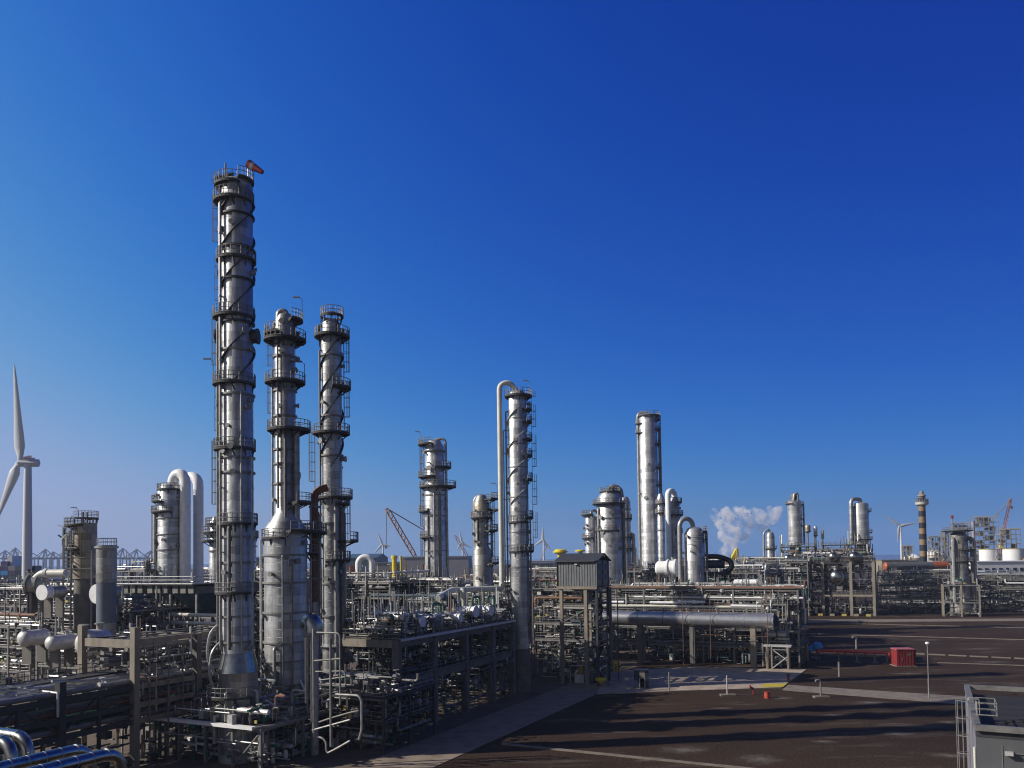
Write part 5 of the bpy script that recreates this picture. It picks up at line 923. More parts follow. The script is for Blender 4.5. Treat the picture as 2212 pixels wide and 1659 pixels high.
for x in (wK*.38, wK*.74): MB().bar((x, -.03, 0), (x, -.03, hK*.58), .1).build('door_post', 'galv_lt', root, False)
def cage(label, a, wd, top, m='yellow'):
    P = gp(*a); h = at(a[0], top, P.y).z; w_ = m_(wd, P.y); root = thing('barrier', label, 'barrier', P, RX)
    for z in (h, h*.6, h*.25): MB().tube([(0, 2, z), (0, 0, z), (w_, 0, z), (w_, 2, z)], .09, 6).build('rail', m, root)
    for x in (0, w_*.25, w_*.5, w_*.75, w_): MB().tube([(x, 0, 0), (x, 0, h)], .1, 6).build('post', m, root)
    for x in (w_*.12, w_*.38, w_*.62): MB().box((x, .03, h*.5), (w_*.16, .04, h*.7)).build('panel', m, root, False)
cage('yellow barrier under the stairs of the grey shelter', (1310, 1452), 24, 1427); cage('small yellow barrier left of the stairs of the shelter', (1282, 1446), 12, 1428)
P = gp(1338, 1452); root = thing('bollard', 'yellow bollard right of the yellow barrier', 'bollard', P); MB().lathe([(0, .3), (1.6, .3), (1.75, .2)], n=12).build('post', 'yellow', root); MB().lathe([(1.0, .31), (1.25, .31)], n=12).build('band', 'dark', root)
P = gp(1298, 1484); root = thing('funnel', 'small bright yellow funnel on a stand by the road', 'funnel', P); MB().lathe([(.5, .15), (.9, .5), (1.2, .95), (1.5, .95)], n=16).build('cone', 'yellow', root); MB().tube([(0, 0, 0), (0, 0, .6)], .12, 8).build('stem', 'orange', root)
P = gp(1255, 1470); root = thing('pump', 'upright orange yellow pump casing at the foot of the concrete and pipe structure', 'pump', P); MB().lathe([(0, .5), (.3, .55), (2.3, .5), (2.6, .3)], n=14).build('casing', mat('amber paint', (.6, .32, .02), .5), root); MB().tube([(-.9, 0, 0), (-.9, 0, 1.6), (0, 0, 1.9)], .2, 8, bend=.3).build('pipe', 'white', root)
root = thing('rail_frame', 'bright little guard frame with panel beside the amber pump', 'barrier', gp(1232, 1478)); 
MB().tube([(0, 0, 0), (0, 0, 3.2), (4.4, 0, 3.2), (4.4, 0, 2.2)], .1, 6).build('rail', 'galv_lt', root); MB().box((1.6, .3, .9), (1.6, .5, 1.5)).build('panel', 'galv_lt', root, False)
# ------------------------------------------------------------------ flat roofed building, lower right
ZR = 9.6; Bf = gp(2107, 1566, ZR); Bb = gp(2084, 1478, ZR); dB = (Bb-Bf); LB = dB.length; yB = dB.normalized(); root = thing('flat_roof_building', 'grey flat roofed building with caged ladder in the lower right corner', 'building', (Bf.x, Bf.y, 0), math.atan2(yB.y, yB.x)-math.pi/2)
WB = 14
MB().box((WB/2, .15, ZR/2-.45), (WB, .3, ZR-.9)).build('front_wall', 'panel', root, False); MB().box((.15, LB/2, ZR/2-.45), (.3, LB-.62, ZR-.9)).build('side_wall', mat('lilac grey wall', (.30, .29, .34), .6), root, False); MB().box((WB/2, LB-.15, ZR/2-.45), (WB, .3, ZR-.9)).build('rear_wall', 'panel', root, False)
MB().box((WB/2, LB/2, ZR-1.0), (WB-.62, LB-.62, .3)).build('roof', 'bitumen', root, False)
for c, d in (((WB/2, .15, ZR-.2), (WB, .42, .4)), ((WB/2, LB-.15, ZR-.2), (WB, .42, .4)), ((.15, LB/2, ZR-.2), (.42, LB-.44, .4))): MB().box(c, d).build('parapet', 'pipe_dull', root, False)
MB().box((WB/2, .28, ZR-.62), (WB, .05, .5)).build('parapet_lining', 'roofdk', root, False)
for x in (4.9, 5.7): MB().bar((x, -.05, 0), (x, -.05, ZR-.6), .12).build('downpipe' if x < 5 else 'panel_joint', 'panel' if x > 5 else 'galv', root, False)
for x in (1.2, 3.6): MB().box((x, -.35, 5.6), (1.9, .7, 1.1)).build('cooling_box', 'white', root, False)
for x, y in ((9, 6), (8.5, 13)): MB().tube([(x, y, ZR-.9), (x, y, ZR-.2)], .1, 8).build('roof_vent', 'galv', root)
MB().tube([(-.1, .1, 0), (-.1, .1, ZR-1.6)], .09, 8).build('downpipe', 'cream', root)
lad = bpy.data.objects.new('ladder_place', None)
mb = MB(); yc = 5.0; t = .28
for s_ in (-t, t): mb.tube([(-.25, yc+s_, 0), (-.25, yc+s_, ZR+1.1), (.5, yc+s_, ZR+1.1), (.5, yc+s_, ZR-.6)], .045, 6, bend=.15)
for k in range(26): mb.tube([(-.25, yc-t, .4+.36*k), (-.25, yc+t, .4+.36*k)], .03, 5)
l = mb.build('ladder', 'galv', root); mb = MB(); hoop = [(-.25-.85*math.sin(math.pi*i/6), yc-.42*math.cos(math.pi*i/6)) for i in range(7)]
for k in range(7): mb.tube([(x, y, 2.4+1.35*k) for x, y in hoop], .035, 5)
for x, y in hoop[::1]: mb.tube([(x, y, 2.4), (x, y, 2.4+1.35*6)], .03, 5)
mb.build('cage', 'galv', l); bpy.data.objects.remove(lad)
railing_mb([(.3, yc-.5, ZR), (.3, yc-1.2, ZR), (1.6, yc-1.2, ZR), (1.6, yc+1.2, ZR), (.3, yc+1.2, ZR), (.3, yc+.5, ZR)], .035, 1.0).build('railing', 'galv', root)
for k, (x, y) in enumerate(((7, 3.5), (10, 9))): MB().box((x, y, ZR-.8), (1.6, .25, .1)).build('roof_rail', 'galv', root, False)
bpy.context.view_layer.update()
# ------------------------------------------------------------------ background: turbines, cranes, tanks, halls, ship
def turbine(label, hub, base_dy, Y, tw, nac, blades, bw=None):
    P = at(hub[0]+nac*.45, hub[1], Y); root = thing('wind_turbine', label, 'wind turbine', (P.x, P.y, 0)); s = lambda d: m_(d, Y)
    MB().lathe([(0, s(tw)), (P.z*.5, s(tw*.88)), (P.z, s(tw*.68))], n=24).build('tower', 'turb', root)
    nb = MB(); L = s(nac); h = s(nac*.24); nb.lathe([(-L*.55, h*.6), (-L*.5, h), (L*.2, h), (L*.62, h*.95), (L*.62, h*.2)], (0, 0, P.z), 4, axis=(1, .25, 0)); nb.build('nacelle', 'turb', root, False)
    hb = Vector((-s(nac*.45), -s(nac*.08), P.z)); MB().lathe([(-s(tw*.5), s(tw*.2)), (-s(tw*.2), s(tw*.55)), (s(tw*.5), s(tw*.6))], hb, 14, axis=(1, .25, 0)).build('hub', 'turb', root)
    for bx, by in blades:
        t = Vector((s(bx-hub[0]), 0, s(hub[1]-by))); L = t.length; d = t.normalized(); w_ = (bw or s(tw*.8)); c = Vector((0, 1, 0)).cross(d); vs = []; fs = []; N = 9
        prof = [(0, .32), (.06, .34), (.16, .62), (.25, .6), (.45, .45), (.65, .33), (.85, .2), (.97, .09), (1, .03)]
        for f, k in prof:
            th = max(.06, .30-.28*f)
            for a in range(6): an = math.pi*a/3; vs.append(hb+d*L*f+c*(w_*k*math.cos(an)+w_*.12*(1-f))+Vector((0, 1, 0))*w_*th*math.sin(an)*.7)
        for i in range(len(prof)-1):
            for k in range(6): fs.append((i*6+k, i*6+(k+1) % 6, (i+1)*6+(k+1) % 6, (i+1)*6+k))
        MB().add(vs, fs).build('blade', 'turb', root)
    return root, P, s
root, P, s = turbine('big white wind turbine at the left edge with one blade pointing straight up', (44, 1000), 1262, 400, 10.6, 36, ((31, 785), (-8, 1132), (70, 985)), bw=m_(19, 400))
MB().box((s(6), -s(4), P.z+s(9.5)), (s(22), s(4), s(2))).build('red_fin', 'red', root, False)
turbine('distant white turbine left of the striped chimney', (1943, 1136), 1200, 1150, 2.5, 6, ((1912, 1113), (1982, 1129), (1938, 1172)), bw=3.6)
turbine('distant white turbine between the cream pipe and the shelter', (1172, 1167), 1210, 1500, 2.4, 5, ((1173, 1137), (1153, 1180), (1191, 1188)), bw=5)
turbine('distant white turbine left of the orange crane boom', (825, 1177), 1210, 1500, 2.4, 5, ((816, 1149), (846, 1180), (807, 1197)), bw=4)
turbine('distant white turbine behind the mottled flared column', (997, 1172), 1210, 1500, 2.2, 5, ((993, 1146), (1019, 1184), (985, 1192)), bw=4)
def lattice(mb, p, q, wd, r, k):
    p, q = Vector(p), Vector(q); d = (q-p).normalized(); u = d.cross(Vector((0, 1, 0))).normalized()*wd/2; v = Vector((0, 1, 0))*wd/2
    for a, b in ((-1, -1), (1, -1), (1, 1), (-1, 1)): mb.tube([p+u*a*.7+v*b*.7, p.lerp(q, .1)+u*a+v*b, p.lerp(q, .9)+u*a+v*b, q+u*a*.3+v*b*.3], r, 4)
    for i in range(k):
        s_, e = p.lerp(q, i/k), p.lerp(q, (i+1)/k); g = 1 if i % 2 else -1
        mb.tube([s_-u*g+v, e+u*g+v], r*.6, 3); mb.tube([s_-u*g-v, e+u*g-v], r*.6, 3); mb.tube([s_+u-v*g, e+u+v*g], r*.6, 3)
def crane(label, tip, foot, Y, wd, m, hook=None, mast=None, pend=None, k=18):
    T, Fp = at(*tip, Y), at(*foot, Y); root = thing('crane', label, 'crane', (Fp.x, Fp.y, 0)); o = Vector((Fp.x, Fp.y, 0)); mb = MB(); lattice(mb, Fp-o, T-o, m_(wd, Y), m_(wd*.13, Y), k); mb.build('boom', m, root)
    s = m_(1, Y); MB().box((s*wd*.9, 0, max(.5, (Fp.z)*.6)), (s*wd*4, s*wd*2.4, s*wd*1.6)).build('cab', m, root, False); MB().box((s*wd*.9, 0, s*wd*.35), (s*wd*5, s*wd*3.4, s*wd*.7)).build('crawler_track', 'dark', root, False)
    if hook:
        h = at(*hook, Y)-o; MB().tube([T-o, h], s*.9, 4).build('hoist_line', 'pipe_dull', root); MB().box(h, (s*5, s*3, s*6)).build('hook_block', 'galv', root, False)
    if pend: MB().tube([T-o, at(*pend, Y)-o], s*1.1, 4).build('pendant_line', 'pipe_dull', root)
crane('big orange lattice boom crane left of the thick silver column', (835, 1098), (897, 1203), 480, 8.5, 'cranepaint', (834, 1182), None, (915, 1145))
crane('smaller orange crane boom right of the thick silver column', (982, 1156), (1011, 1203), 620, 4.5, 'cranepaint', k=10)
crane('tall thin red crane among the scaffold towers at right', (2184, 1076), (2156, 1200), 640, 4.5, 'orange', (2184, 1096), None, (2128, 1140), k=22)
crane('faint low crane boom behind the distant turbine near the shelter', (1181, 1178), (1166, 1212), 900, 3, 'cranepaint', k=8)
# container gantry cranes across the water
Yg = 2300
for i, (dx, top) in enumerate(((8, 1189), (30, 1183), (62, 1192), (95, 1186), (112, 1192), (140, 1188), (168, 1186), (196, 1191), (236, 1180), (262, 1184), (292, 1186), (322, 1190))):
    P = at(dx, 1216, Yg); root = thing('gantry_crane', 'blue port gantry crane on the far quay, small and hazy', 'gantry crane', (P.x, P.y, 0), 0, 'port gantry cranes along the far quay'); s = m_(1, Yg); zt = at(dx, top, Yg).z; zg = at(dx, 1207, Yg).z
    for x in (-7, 7):
        for y in (-12, 12): MB().bar((x*s, y, 0), (x*s, y, zg), 3.2).build('leg', 'farblue', root, False)
    MB().bar((-26*s, 0, zg), (30*s, 0, zg+2), 4.5).build('girder', 'farblue', root, False); MB().bar((-3*s, 0, zg), (3*s, 0, zt), 3.5).build('tower_frame', 'farblue', root, False); MB().bar((7*s, 0, zg), (3*s, 0, zt), 2.5).build('tower_frame', 'farblue', root, False)
    for x in (-24, -14, 26): MB().tube([(3*s, 0, zt), (x*s, 0, zg+2)], 1.4, 4).build('stay', 'farblue', root)
# ship
P = at(20, 1282, 560); root = thing('container_ship', 'dark container ship with teal and purple stacks behind the big wind turbine', 'ship', (P.x, P.y, 0)); s = lambda d: m_(d, 560); Z = lambda d: at(20, d, 560).z
MB().add([(x*s(1), y, z) for z, w_ in ((-2, 8), (Z(1256), 12)) for x, y in ((-110, -w_), (52, -w_), (66 if z > 0 else 58, 0), (52, w_), (-110, w_))], [(0, 1, 6, 5), (1, 2, 7, 6), (2, 3, 8, 7), (3, 4, 9, 8), (4, 0, 5, 9), (5, 6, 7, 8, 9)]).build('hull', 'navy', root, False)
MB().box((-s(28), 0, Z(1254)), (s(162), 24.4, s(3.4))).build('red_stripe', 'red', root, False); g = random.Random(5)
for i in range(9):
    for j in range(3 if i != 6 else 4): MB().box((-s(86)+s(16)*i, 0, Z(1252)+s(4.5)+s(10)*j), (s(15.4), 22, s(9.6))).build('container_row', g.choice(['purple', 'teal', 'teal', 'navy', 'blue' if j == 1 else 'purple', 'lilac']), root, False)
MB().box((s(18), 0, Z(1212)), (s(10), 18, s(22))).build('bridge_house', 'white', root, False); MB().tube([(s(18), 0, Z(1205)), (s(18), 0, Z(1192))], s(1.2), 8).build('mast', 'galv', root)
for x in (62, 71): P = at(x, 1260, 180); r_ = thing('stack', 'dark thin twin stack in front of the ship, %s' % ('left one' if x == 62 else 'right one'), 'stack', (P.x, P.y, 0)); MB().lathe([(0, m_(3.6, 180)), (at(x, 1224 if x == 71 else 1230, 180).z, m_(3.6, 180))], n=12).build('pipe', 'dark', r_); MB().lathe([(at(x, 1236, 180).z, m_(4.4, 180)), (at(x, 1233, 180).z, m_(4.4, 180))], n=12).build('collar', 'galv', r_)
# halls and low buildings on the far land
def hall(label, x0, x1, ytop, Y, depth, m, roofm='roofdk', rise=0.0, doors=0, name='hall', cat='building', rz=0.0):
    A, B = at(x0, 1215, Y), at(x1, 1215, Y); h = max(2.5, at((x0+x1)/2, ytop, Y).z); w_ = (B-A).length; root = thing(name, label, cat, (A.x, A.y, 0), rz)
    MB().box((w_/2, depth/2, h/2-.2), (w_, depth, h-.4)).build('wall', m, root, False)
    if rise: MB().add([(-.5, -.5, h-.4), (w_+.5, -.5, h-.4), (w_+.5, depth/2, h+rise), (-.5, depth/2, h+rise), (w_+.5, depth+.5, h-.4), (-.5, depth+.5, h-.4)], [(0, 1, 2, 3), (3, 2, 4, 5), (1, 4, 2), (0, 3, 5), (0, 5, 4, 1)]).build('roof', roofm, root, False)
    else: MB().box((w_/2, depth/2, h+.1), (w_+.8, depth+.8, .6)).build('roof', roofm, root, False)
    for i in range(doors): MB().box((w_*(i+.5)/doors, -.08, h*.25), (w_/doors*.4, .3, h*.5)).build('door', 'dark', root, False)
    for i in range(doors*2): MB().box((w_*(i+.5)/doors/2, -.06, h*.72), (w_/doors*.25, .2, h*.12)).build('window', 'navy', root, False)
    return root
hall('pale lilac warehouse behind the thick silver column', 868, 1012, 1203, 470, 40, 'lilac', 'lilac', doors=0)
hall('blue grey hall with pitched roof behind the white U bend', 745, 812, 1204, 620, 60, 'teal', 'teal', rise=3)
hall('long low grey building right of the white U bend', 806, 872, 1216, 520, 20, 'pipe_dull', 'galv', doors=5)
hall('bluish hall low between the tallest and the stepped column', 545, 600, 1205, 700, 50, 'teal', 'teal', rise=2)
hall('long flat pale roofed building on the shore behind the shelter', 1138, 1215, 1211, 1400, 60, 'lilac', 'white', doors=0)
hall('dark flat roofed shed before the pale shore building', 1135, 1205, 1217, 700, 20, 'panel', 'teal', doors=6)
hall('white flat roofed control building at the right edge', 2108, 2260, 1213, 470, 25, 'white', 'white', doors=5)
hall('low pale shed in front of the white tanks', 2128, 2190, 1234, 400, 12, 'white', 'lilac', doors=3)
hall('long pale building right of the concrete frame, far behind', 1905, 1985, 1210, 620, 20, 'conc', 'tan', doors=6)
hall('pale building low behind the steam plume', 1600, 1662, 1204, 640, 20, 'lilac', 'white', doors=4)
for label, x0, x1, y0, y1, Y, m in (('orange red container just left of the thick silver column', 913, 923, 1218, 1232, 300, 'orange'), ('orange red container behind the slender column', 752, 763, 1222, 1240, 260, 'orange'), ('yellow container low right of the steam plume', 1609, 1627, 1208, 1216, 420, 'yellow'), ('blue container beneath the pale right edge building', 2185, 2200, 1243, 1250, 340, 'blue'), ('long rusty red beam stack between the strake column and the shelter', 1139, 1186, 1229, 1237, 250, 'orange'), ('white container on the shore left of the steam', 1597, 1611, 1204, 1209, 560, 'white')):
    A, B = at(x0, y1, Y), at(x1, y0, Y); root = thing('container', label, 'container', (A.x, A.y, 0)); w_ = B.x-A.x; h = B.z; zb = max(0, A.z)
    mb = MB(); n = 14
    for i in range(n): mb.box((w_*(i+.5)/n, 1.2-(.05 if i % 2 else 0), (zb+h)/2), (w_/n, 2.4, h-zb))
    mb.build('body', m, root, False)
    if zb > 1: 
        for x in (.2, w_/2, w_-.2): MB().bar((x, 1.2, 0), (x, 1.2, zb), .4).build('support', 'conc_gr', root, False)
# yellow foundation pieces
def jacket(label, dx, y0, y1, hw, Y, kind):
    P = at(dx, y1, Y); root = thing('yellow_steelwork', label, 'steelwork', (P.x, P.y, 0)); s = m_(1, Y); h = at(dx, y0, Y).z; zb = P.z
    if kind == 'cyl': MB().lathe([(0, hw*s), (h-2, hw*s), (h-2, hw*1.25*s), (h, hw*1.25*s)], n=20).build('transition_piece', 'yellow', root)
    elif kind == 'tri': MB().add([(x, y, z) for y in (-hw*s*.5, hw*s*.5) for x, z in ((-hw*s, zb), (hw*s, zb-1), (hw*.8*s, h), (hw*.4*s, h))], [(0, 1, 2, 3), (7, 6, 5, 4), (0, 4, 5, 1), (1, 5, 6, 2), (2, 6, 7, 3), (3, 7, 4, 0)]).build('wedge', 'yellow', root, False); MB().box((hw*.2*s, 0, zb/2), (hw*1.2*s, hw*.6*s, zb)).build('stand', 'dark', root, False); MB().bar((hw*.55*s, -hw*.55*s, zb), (hw*.6*s, -hw*.55*s, h), .7).build('rib', 'tagyel', root, False)
    else:
        MB().lathe([(0, hw*.6*s), (zb+(h-zb)*.55, hw*.6*s), (zb+(h-zb)*.6, hw*1.15*s), (h-1, hw*1.15*s), (h-.6, hw*.9*s)], n=16).build('transition_piece', 'yellow', root); MB().sector(zb+(h-zb)*.75, hw*s*.5, hw*1.5*s, 0, 350, .6).build('work_platform', 'yellow', root, False)
    return root
jacket('yellow cylinder behind the white U bend', 852, 1200, 1214, 5.5, 520, 'cyl'); jacket('thin yellow post at the left end of the lilac warehouse', 866, 1201, 1230, 2, 440, 'cyl'); jacket('bright yellow collared steel piece above the shelter roof at left', 1211, 1184, 1212, 11, 430, 'jk'); jacket('small yellow piece above the shelter roof at right', 1254, 1185, 1200, 8, 450, 'jk'); jacket('bright yellow wedge standing before the steam plume', 1586, 1185, 1210, 10, 400, 'tri'); jacket('thin yellow tower between the stout reactor and the tall smooth column', 1372, 1185, 1215, 3, 420, 'cyl')
# striped chimney
P = at(1993, 1140, 410); root = thing('chimney', 'black and tan banded chimney with round gallery near the top', 'chimney', (P.x, P.y, 0)); Z = lambda d: at(1993, d, 410).z; s = lambda d: m_(d, 410)
rr = lambda z: s(7.6)-(s(7.6)-s(6.8))*max(0, z)/Z(1060)
MB().lathe([(0, rr(0)), (Z(1092), rr(Z(1092)))], n=24).build('shaft', 'tan', root)
ys_ = [1104, 1116, 1129, 1141, 1153, 1165, 1177, 1190, 1202, 1214, 1226, 1240]
for i in range(0, len(ys_)-1, 2): z1, z0 = Z(ys_[i]), Z(ys_[i+1]); MB().lathe([(z0, rr(z0)*1.015), (z1, rr(z1)*1.015)], n=24).build('band', 'band', root)
MB().lathe([(Z(1093), s(6.8)), (Z(1090), s(13)), (Z(1085), s(13.5)), (Z(1085), s(6.8))], n=24).build('gallery', 'galv_lt', root); MB().lathe([(Z(1085), s(7)), (Z(1073), s(7)), (Z(1072), s(9)), (Z(1069), s(8)), (Z(1068), s(4.5)), (Z(1062), s(4)), (Z(1060), s(2))], n=20).build('crown', 'conc', root); MB().lathe([(Z(1083), s(7.3)), (Z(1075), s(7.3))], n=20).build('dark_band', 'band', root)
railing_mb([(s(13)*math.cos(a), s(13)*math.sin(a), Z(1085)) for a in [math.pi*i/8 for i in range(17)]], .12, 1.5).build('railing', 'galv', root)
# tanks
def tank(label, x0, x1, ytop, yb, Y, m, domed=True, name='tank'):
    xc = (x0+x1)/2; P = at(xc, yb, Y); r = m_((x1-x0)/2, Y); root = thing(name, label, 'tank', (P.x, P.y+r, 0)); h = max(3, at(xc, ytop, Y).z)
    MB().lathe([(0, r), (h*.82 if domed else h, r)]+([(h*.9, r*.75), (h*.97, r*.4), (h, .1)] if domed else []), n=40).build('shell', m, root)
    MB().lathe([(h*.80 if domed else h-.1, r*1.01), (h*.83 if domed else h+.4, r*1.01)], n=40).build('rim', 'tagyel', root); mb = MB()
    for i in range(9): mb.bar((r*math.cos(3.9+i*.16)*1.03, r*math.sin(3.9+i*.16)*1.03, h*.09*i), (r*math.cos(4.06+i*.16)*1.03, r*math.sin(4.06+i*.16)*1.03, h*.09*(i+1)), .8, .3)
    mb.build('stair', 'tagyel', root)
tank('white domed tank just right of the striped chimney', 2006, 2052, 1187, 1212, 640, 'white'); tank('white low domed tank just left of the striped chimney', 1962, 2000, 1196, 1212, 700, 'white')
tank('white flat topped tank, left one of two at the right edge', 2128, 2163, 1187, 1215, 600, 'white', False); tank('white flat topped tank cut by the right edge', 2182, 2224, 1186, 1216, 590, 'white', False)
P = at(1975, 1223, 390); root = thing('drum_barge', 'long grey horizontal cylinder with orange ends behind the right hand pipework', 'vessel', (P.x, P.y, 0)); s = lambda d: m_(d, 390)
MB().lathe([(-s(60), s(9.5)), (s(38), s(9.5))], (0, 0, P.z), 28, axis=(1, 0, 0)).build('shell', 'panel', root); MB().lathe([(s(38), s(9.6)), (s(72), s(9.6)), (s(75), s(6))], (0, 0, P.z), 28, axis=(1, 0, 0)).build('orange_end', 'orange', root); MB().lathe([(-s(66), s(6)), (-s(63), s(9.6)), (-s(60), s(9.6))], (0, 0, P.z), 28, axis=(1, 0, 0)).build('orange_end', 'orange', root)
for x in (-45, -10, 25, 60): MB().box((s(x), 0, P.z/2-1), (s(4), s(16), P.z)).build('saddle', 'conc_gr', root, False)
MB().box((s(-5), -s(9.6), P.z+s(2)), (s(60), .3, s(.9))).build('stripe', 'lilac', root, False)
# scaffold towers
def scaffold(label, x0, x1, ytop, Y, nx, nl, seed, m='fartan'):
    nx += 1; nl += 3
    A, B = at(x0, 1215, Y), at(x1, 1215, Y); w_ = B.x-A.x; h = at((x0+x1)/2, ytop, Y).z; d = w_*.7; root = thing('scaffold_tower', label, 'steel tower', (A.x, A.y, 0), R_(-14)); g = random.Random(seed); t = m_(.75, Y)
    for i in range(nx):
        for y in (0, d): MB().bar((w_*i/(nx-1), y, 0), (w_*i/(nx-1), y, h*g.uniform(.93, 1)), t*1.3).build('post', m, root, False)
    for l in range(1, nl+1):
        z = h*l/nl*.97
        for y in (0, d): MB().bar((0, y, z), (w_, y, z), t).build('beam', m, root, False)
        MB().bar((0, 0, z), (0, d, z), t).build('beam', m, root, False); MB().bar((w_, 0, z), (w_, d, z), t).build('beam', m, root, False)
        MB().box((w_*g.uniform(.3, .7), d*.5, z+.2), (w_*g.uniform(.5, .95), d*.9, .4)).build('deck', m, root, False)
        for k in range(5):
            if g.random() < .8: MB().box((w_*g.uniform(.1, .9), d*g.uniform(.1, .9), z-h/nl*.45), (w_*g.uniform(.06, .22), d*.3, h/nl*g.uniform(.4, .95))).build('equipment', g.choice(['lilac', 'panel', 'panel', 'galv', 'tagyel', 'teal', 'fartan', 'rust', 'pipe_dull']), root, False)
        if g.random() < .6: i = g.randrange(nx-1); MB().bar((w_*i/(nx-1), -.1, z-h/nl), (w_*(i+1)/(nx-1), -.1, z), t*.8).build('brace', m, root, False)
    MB().box((w_/2, -d*.03, h*.99), (w_*1.1, .4, t*1.5)).build('top_rail', 'tagyel', root, False)
scaffold('tallest open steel tower at right, crowded with small equipment', 2108, 2154, 1114, 620, 5, 11, 1); scaffold('open steel tower left of the tallest one, behind the broad platform column', 2062, 2096, 1128, 640, 4, 9, 2); scaffold('open steel tower at the far right behind the red crane', 2163, 2202, 1141, 600, 4, 8, 3); scaffold('small open steel tower right of the striped chimney', 2006, 2033, 1157, 620, 4, 6, 4); scaffold('low open steel tower left of the striped chimney', 1952, 1972, 1178, 660, 3, 4, 5); scaffold('slim open steel tower just left of the broad platform column', 2036, 2052, 1146, 650, 3, 7, 6)
P = at(2103, 1160, 610); root = thing('pale_stack', 'pale slab sided stack against the tallest steel tower', 'stack', (P.x, P.y, 0)); MB().lathe([(0, m_(3.4, 610)), (at(2103, 1126, 610).z, m_(3.2, 610))], n=16).build('shell', 'lilac', root); MB().lathe([(at(2103, 1127, 610).z, m_(3.6, 610)), (at(2103, 1125, 610).z, m_(3.6, 610))], n=16).build('rim', 'galv', root)
# more plant behind the near units
for i, (dx, Y, a, b, lv, lab) in enumerate(((700, 210, 30, 14, [6, 11, 15.5], 'pipework structure in the rear behind the white U bend'), (905, 235, 34, 14, [5, 9, 13], 'pipework structure in the rear left of the cream pipe'), (1120, 270, 30, 14, [6, 12, 17], 'pipework structure in the rear left of the stout reactor'), (1370, 265, 40, 14, [6, 12, 17, 19.5], 'pipework structure in the rear right of the stout reactor'), (1600, 300, 24, 14, [5, 9, 13, 16.5, 19.5], 'pipework structure in the rear left of the concrete frame'), (1905, 355, 60, 14, [4, 8, 11.5], 'pipework structure in the rear at the foot of the striped chimney'), (2110, 350, 60, 14, [4, 8], 'pipework structure in the rear at the right edge'), (-70, 190, 40, 16, [5, 9, 13, 17], 'pipework structure in the rear behind the heater shell'), (300, 190, 40, 16, [5, 10, 15, 19], 'pipework structure in the rear behind the loop column'))):
    unit('process_unit', lab, U, cor(dx, Y), a, b, lv, nx=5, ny=2, np_=95, nv=16, seed=200+i, risers=10, rs=(.1, .14, .18, .25, .35), ps=.35)
root_b = [o for o in COL.objects if o.name == 'flat_roof_building'][0]
for z in (3.2, 6.4): MB().box((WB/2, -.02, z), (WB, .05, .06)).build('panel_joint', 'galv', root_b, False)
for x in (1.6, 3.2, 8.1, 10.5): MB().box((x, -.02, 4.2), (.05, .05, 8.2)).build('panel_joint', 'galv', root_b, False)
MB().tube([(4.2, -.12, 0), (4.2, -.12, 7.8), (2.2, -.12, 7.8)], .04, 6).build('cable_conduit', 'pipe_dull', root_b); MB().box((2.0, -.25, 7.8), (.5, .4, .25)).build('wall_lamp', 'galv_lt', root_b, False); MB().box((3.2, 2.5, ZR-.75), (1.0, 1.0, .25)).build('roof_hatch', 'galv', root_b, False)
for k in range(3): MB().tube([(1.2+k, 6+k, ZR-.82), (WB, 6.5+k, ZR-.82)], .05, 5).build('roof_cable', 'dark', root_b)
# ------------------------------------------------------------------ steam and air
def volmat(name, col, dens, noise=None, aniso=0.0):
    m = bpy.data.materials.new(name); m.use_nodes = True; t = m.node_tree; t.nodes.clear(); v = t.nodes.new('ShaderNodeVolumePrincipled'); o = t.nodes.new('ShaderNodeOutputMaterial'); t.links.new(v.outputs[0], o.inputs['Volume'])
    v.inputs['Color'].default_value = (*col, 1); v.inputs['Density'].default_value = dens; v.inputs['Anisotropy'].default_value = aniso
    if noise:
        tc = t.nodes.new('ShaderNodeTexCoord'); n = t.nodes.new('ShaderNodeTexNoise'); n.inputs['Scale'].default_value = noise; n.inputs['Detail'].default_value = 4; t.links.new(tc.outputs['Object'], n.inputs[0])
        r = t.nodes.new('ShaderNodeMapRange'); r.inputs[1].default_value = .40; r.inputs[2].default_value = .66; r.inputs[3].default_value = dens*.06; r.inputs[4].default_value = dens*2; t.links.new(n.outputs[0], r.inputs[0]); t.links.new(r.outputs[0], v.inputs['Density'])
    return m
import bmesh
Ys = 620; P = at(1575, 1205, Ys); s = lambda d: m_(d, Ys); bm = bmesh.new(); g = random.Random(31); from mathutils import noise as mnoise
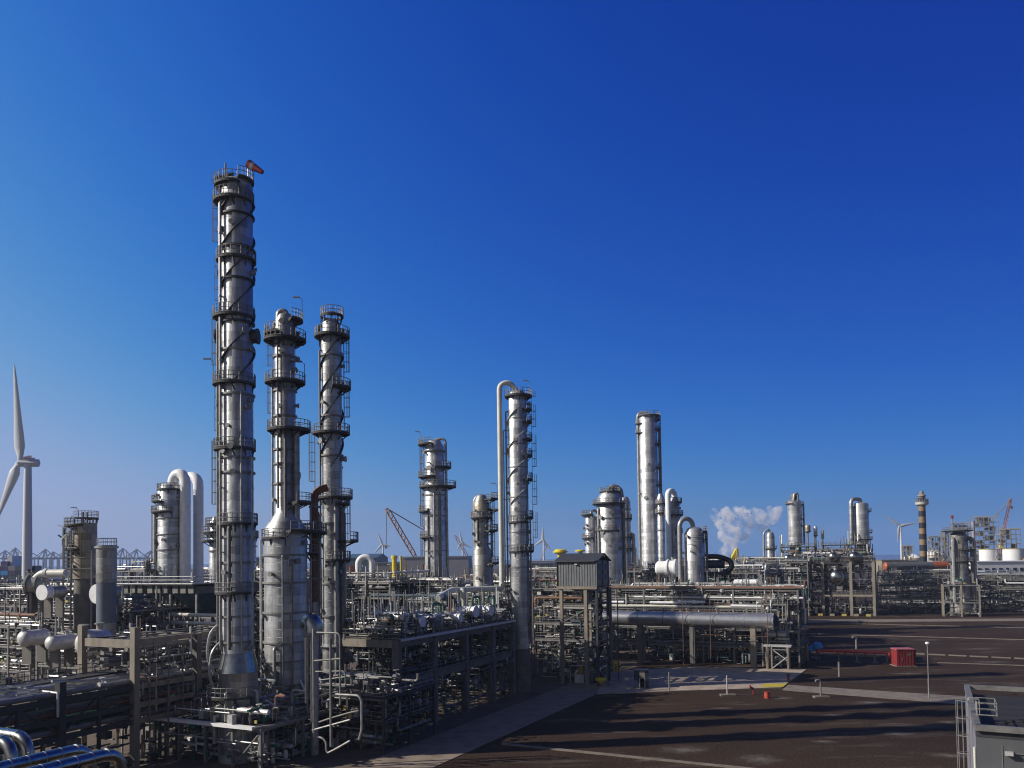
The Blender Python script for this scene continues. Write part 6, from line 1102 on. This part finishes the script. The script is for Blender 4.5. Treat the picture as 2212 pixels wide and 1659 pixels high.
for dx, dy, r in ((1568, 1200, 15), (1572, 1186, 19), (1578, 1170, 20), (1590, 1176, 14), (1563, 1152, 17), (1575, 1150, 18), (1556, 1130, 16), (1548, 1112, 12), (1562, 1112, 15), (1580, 1118, 17), (1594, 1138, 14), (1598, 1110, 15), (1614, 1118, 16), (1620, 1134, 14), (1634, 1124, 15), (1648, 1112, 14), (1660, 1120, 13), (1672, 1106, 13), (1682, 1112, 12), (1600, 1160, 12), (1610, 1150, 12), (1640, 1140, 9), (1656, 1134, 8), (1686, 1100, 8), (1625, 1104, 9), (1540, 1122, 8), (1546, 1104, 7), (1590, 1098, 8), (1668, 1098, 8), (1612, 1166, 9)):
    q = at(dx, dy, Ys)-P; mt = Matrix.Translation(q+Vector((0, g.uniform(-8, 8), 0)))
    r_ = bmesh.ops.create_icosphere(bm, subdivisions=4, radius=s(r), matrix=mt)
    for v in r_['verts']:
        d = (v.co-mt.translation); n = mnoise.fractal(v.co*.16, 1.0, 2.0, 4); v.co = mt.translation+d*(1+.42*n)
me = bpy.data.meshes.new('steam'); bm.to_mesh(me); bm.free(); me.materials.append(volmat('steam', (.985, .98, .99), .10, .15)); st = bpy.data.objects.new('steam_plume', me); COL.objects.link(st); st.location = P
tag(st, 'white steam plume drifting right behind the bright yellow wedge', 'steam', None, 'stuff')
me = bpy.data.meshes.new('haze'); x0, x1, y0, y1, z0, z1 = -2200, 2200, -70, 3280, -1.0, 126
me.from_pydata([(x0, y0, z0), (x1, y0, z0), (x1, y1, z0), (x0, y1, z0), (x0, y0, z1), (x1, y0, z1), (x1, y1, z1), (x0, y1, z1)], [], [(3, 2, 1, 0), (4, 5, 6, 7), (0, 1, 5, 4), (1, 2, 6, 5), (2, 3, 7, 6), (3, 0, 4, 7)])
hz = bpy.data.objects.new('haze', me); COL.objects.link(hz); me.materials.append(volmat('haze', (.62, .74, 1.0), .00012)); hz['kind'] = 'stuff'
sc.cycles.volume_max_steps = 128; sc.cycles.volume_bounces = 5; sc.cycles.volume_step_rate = 1.0
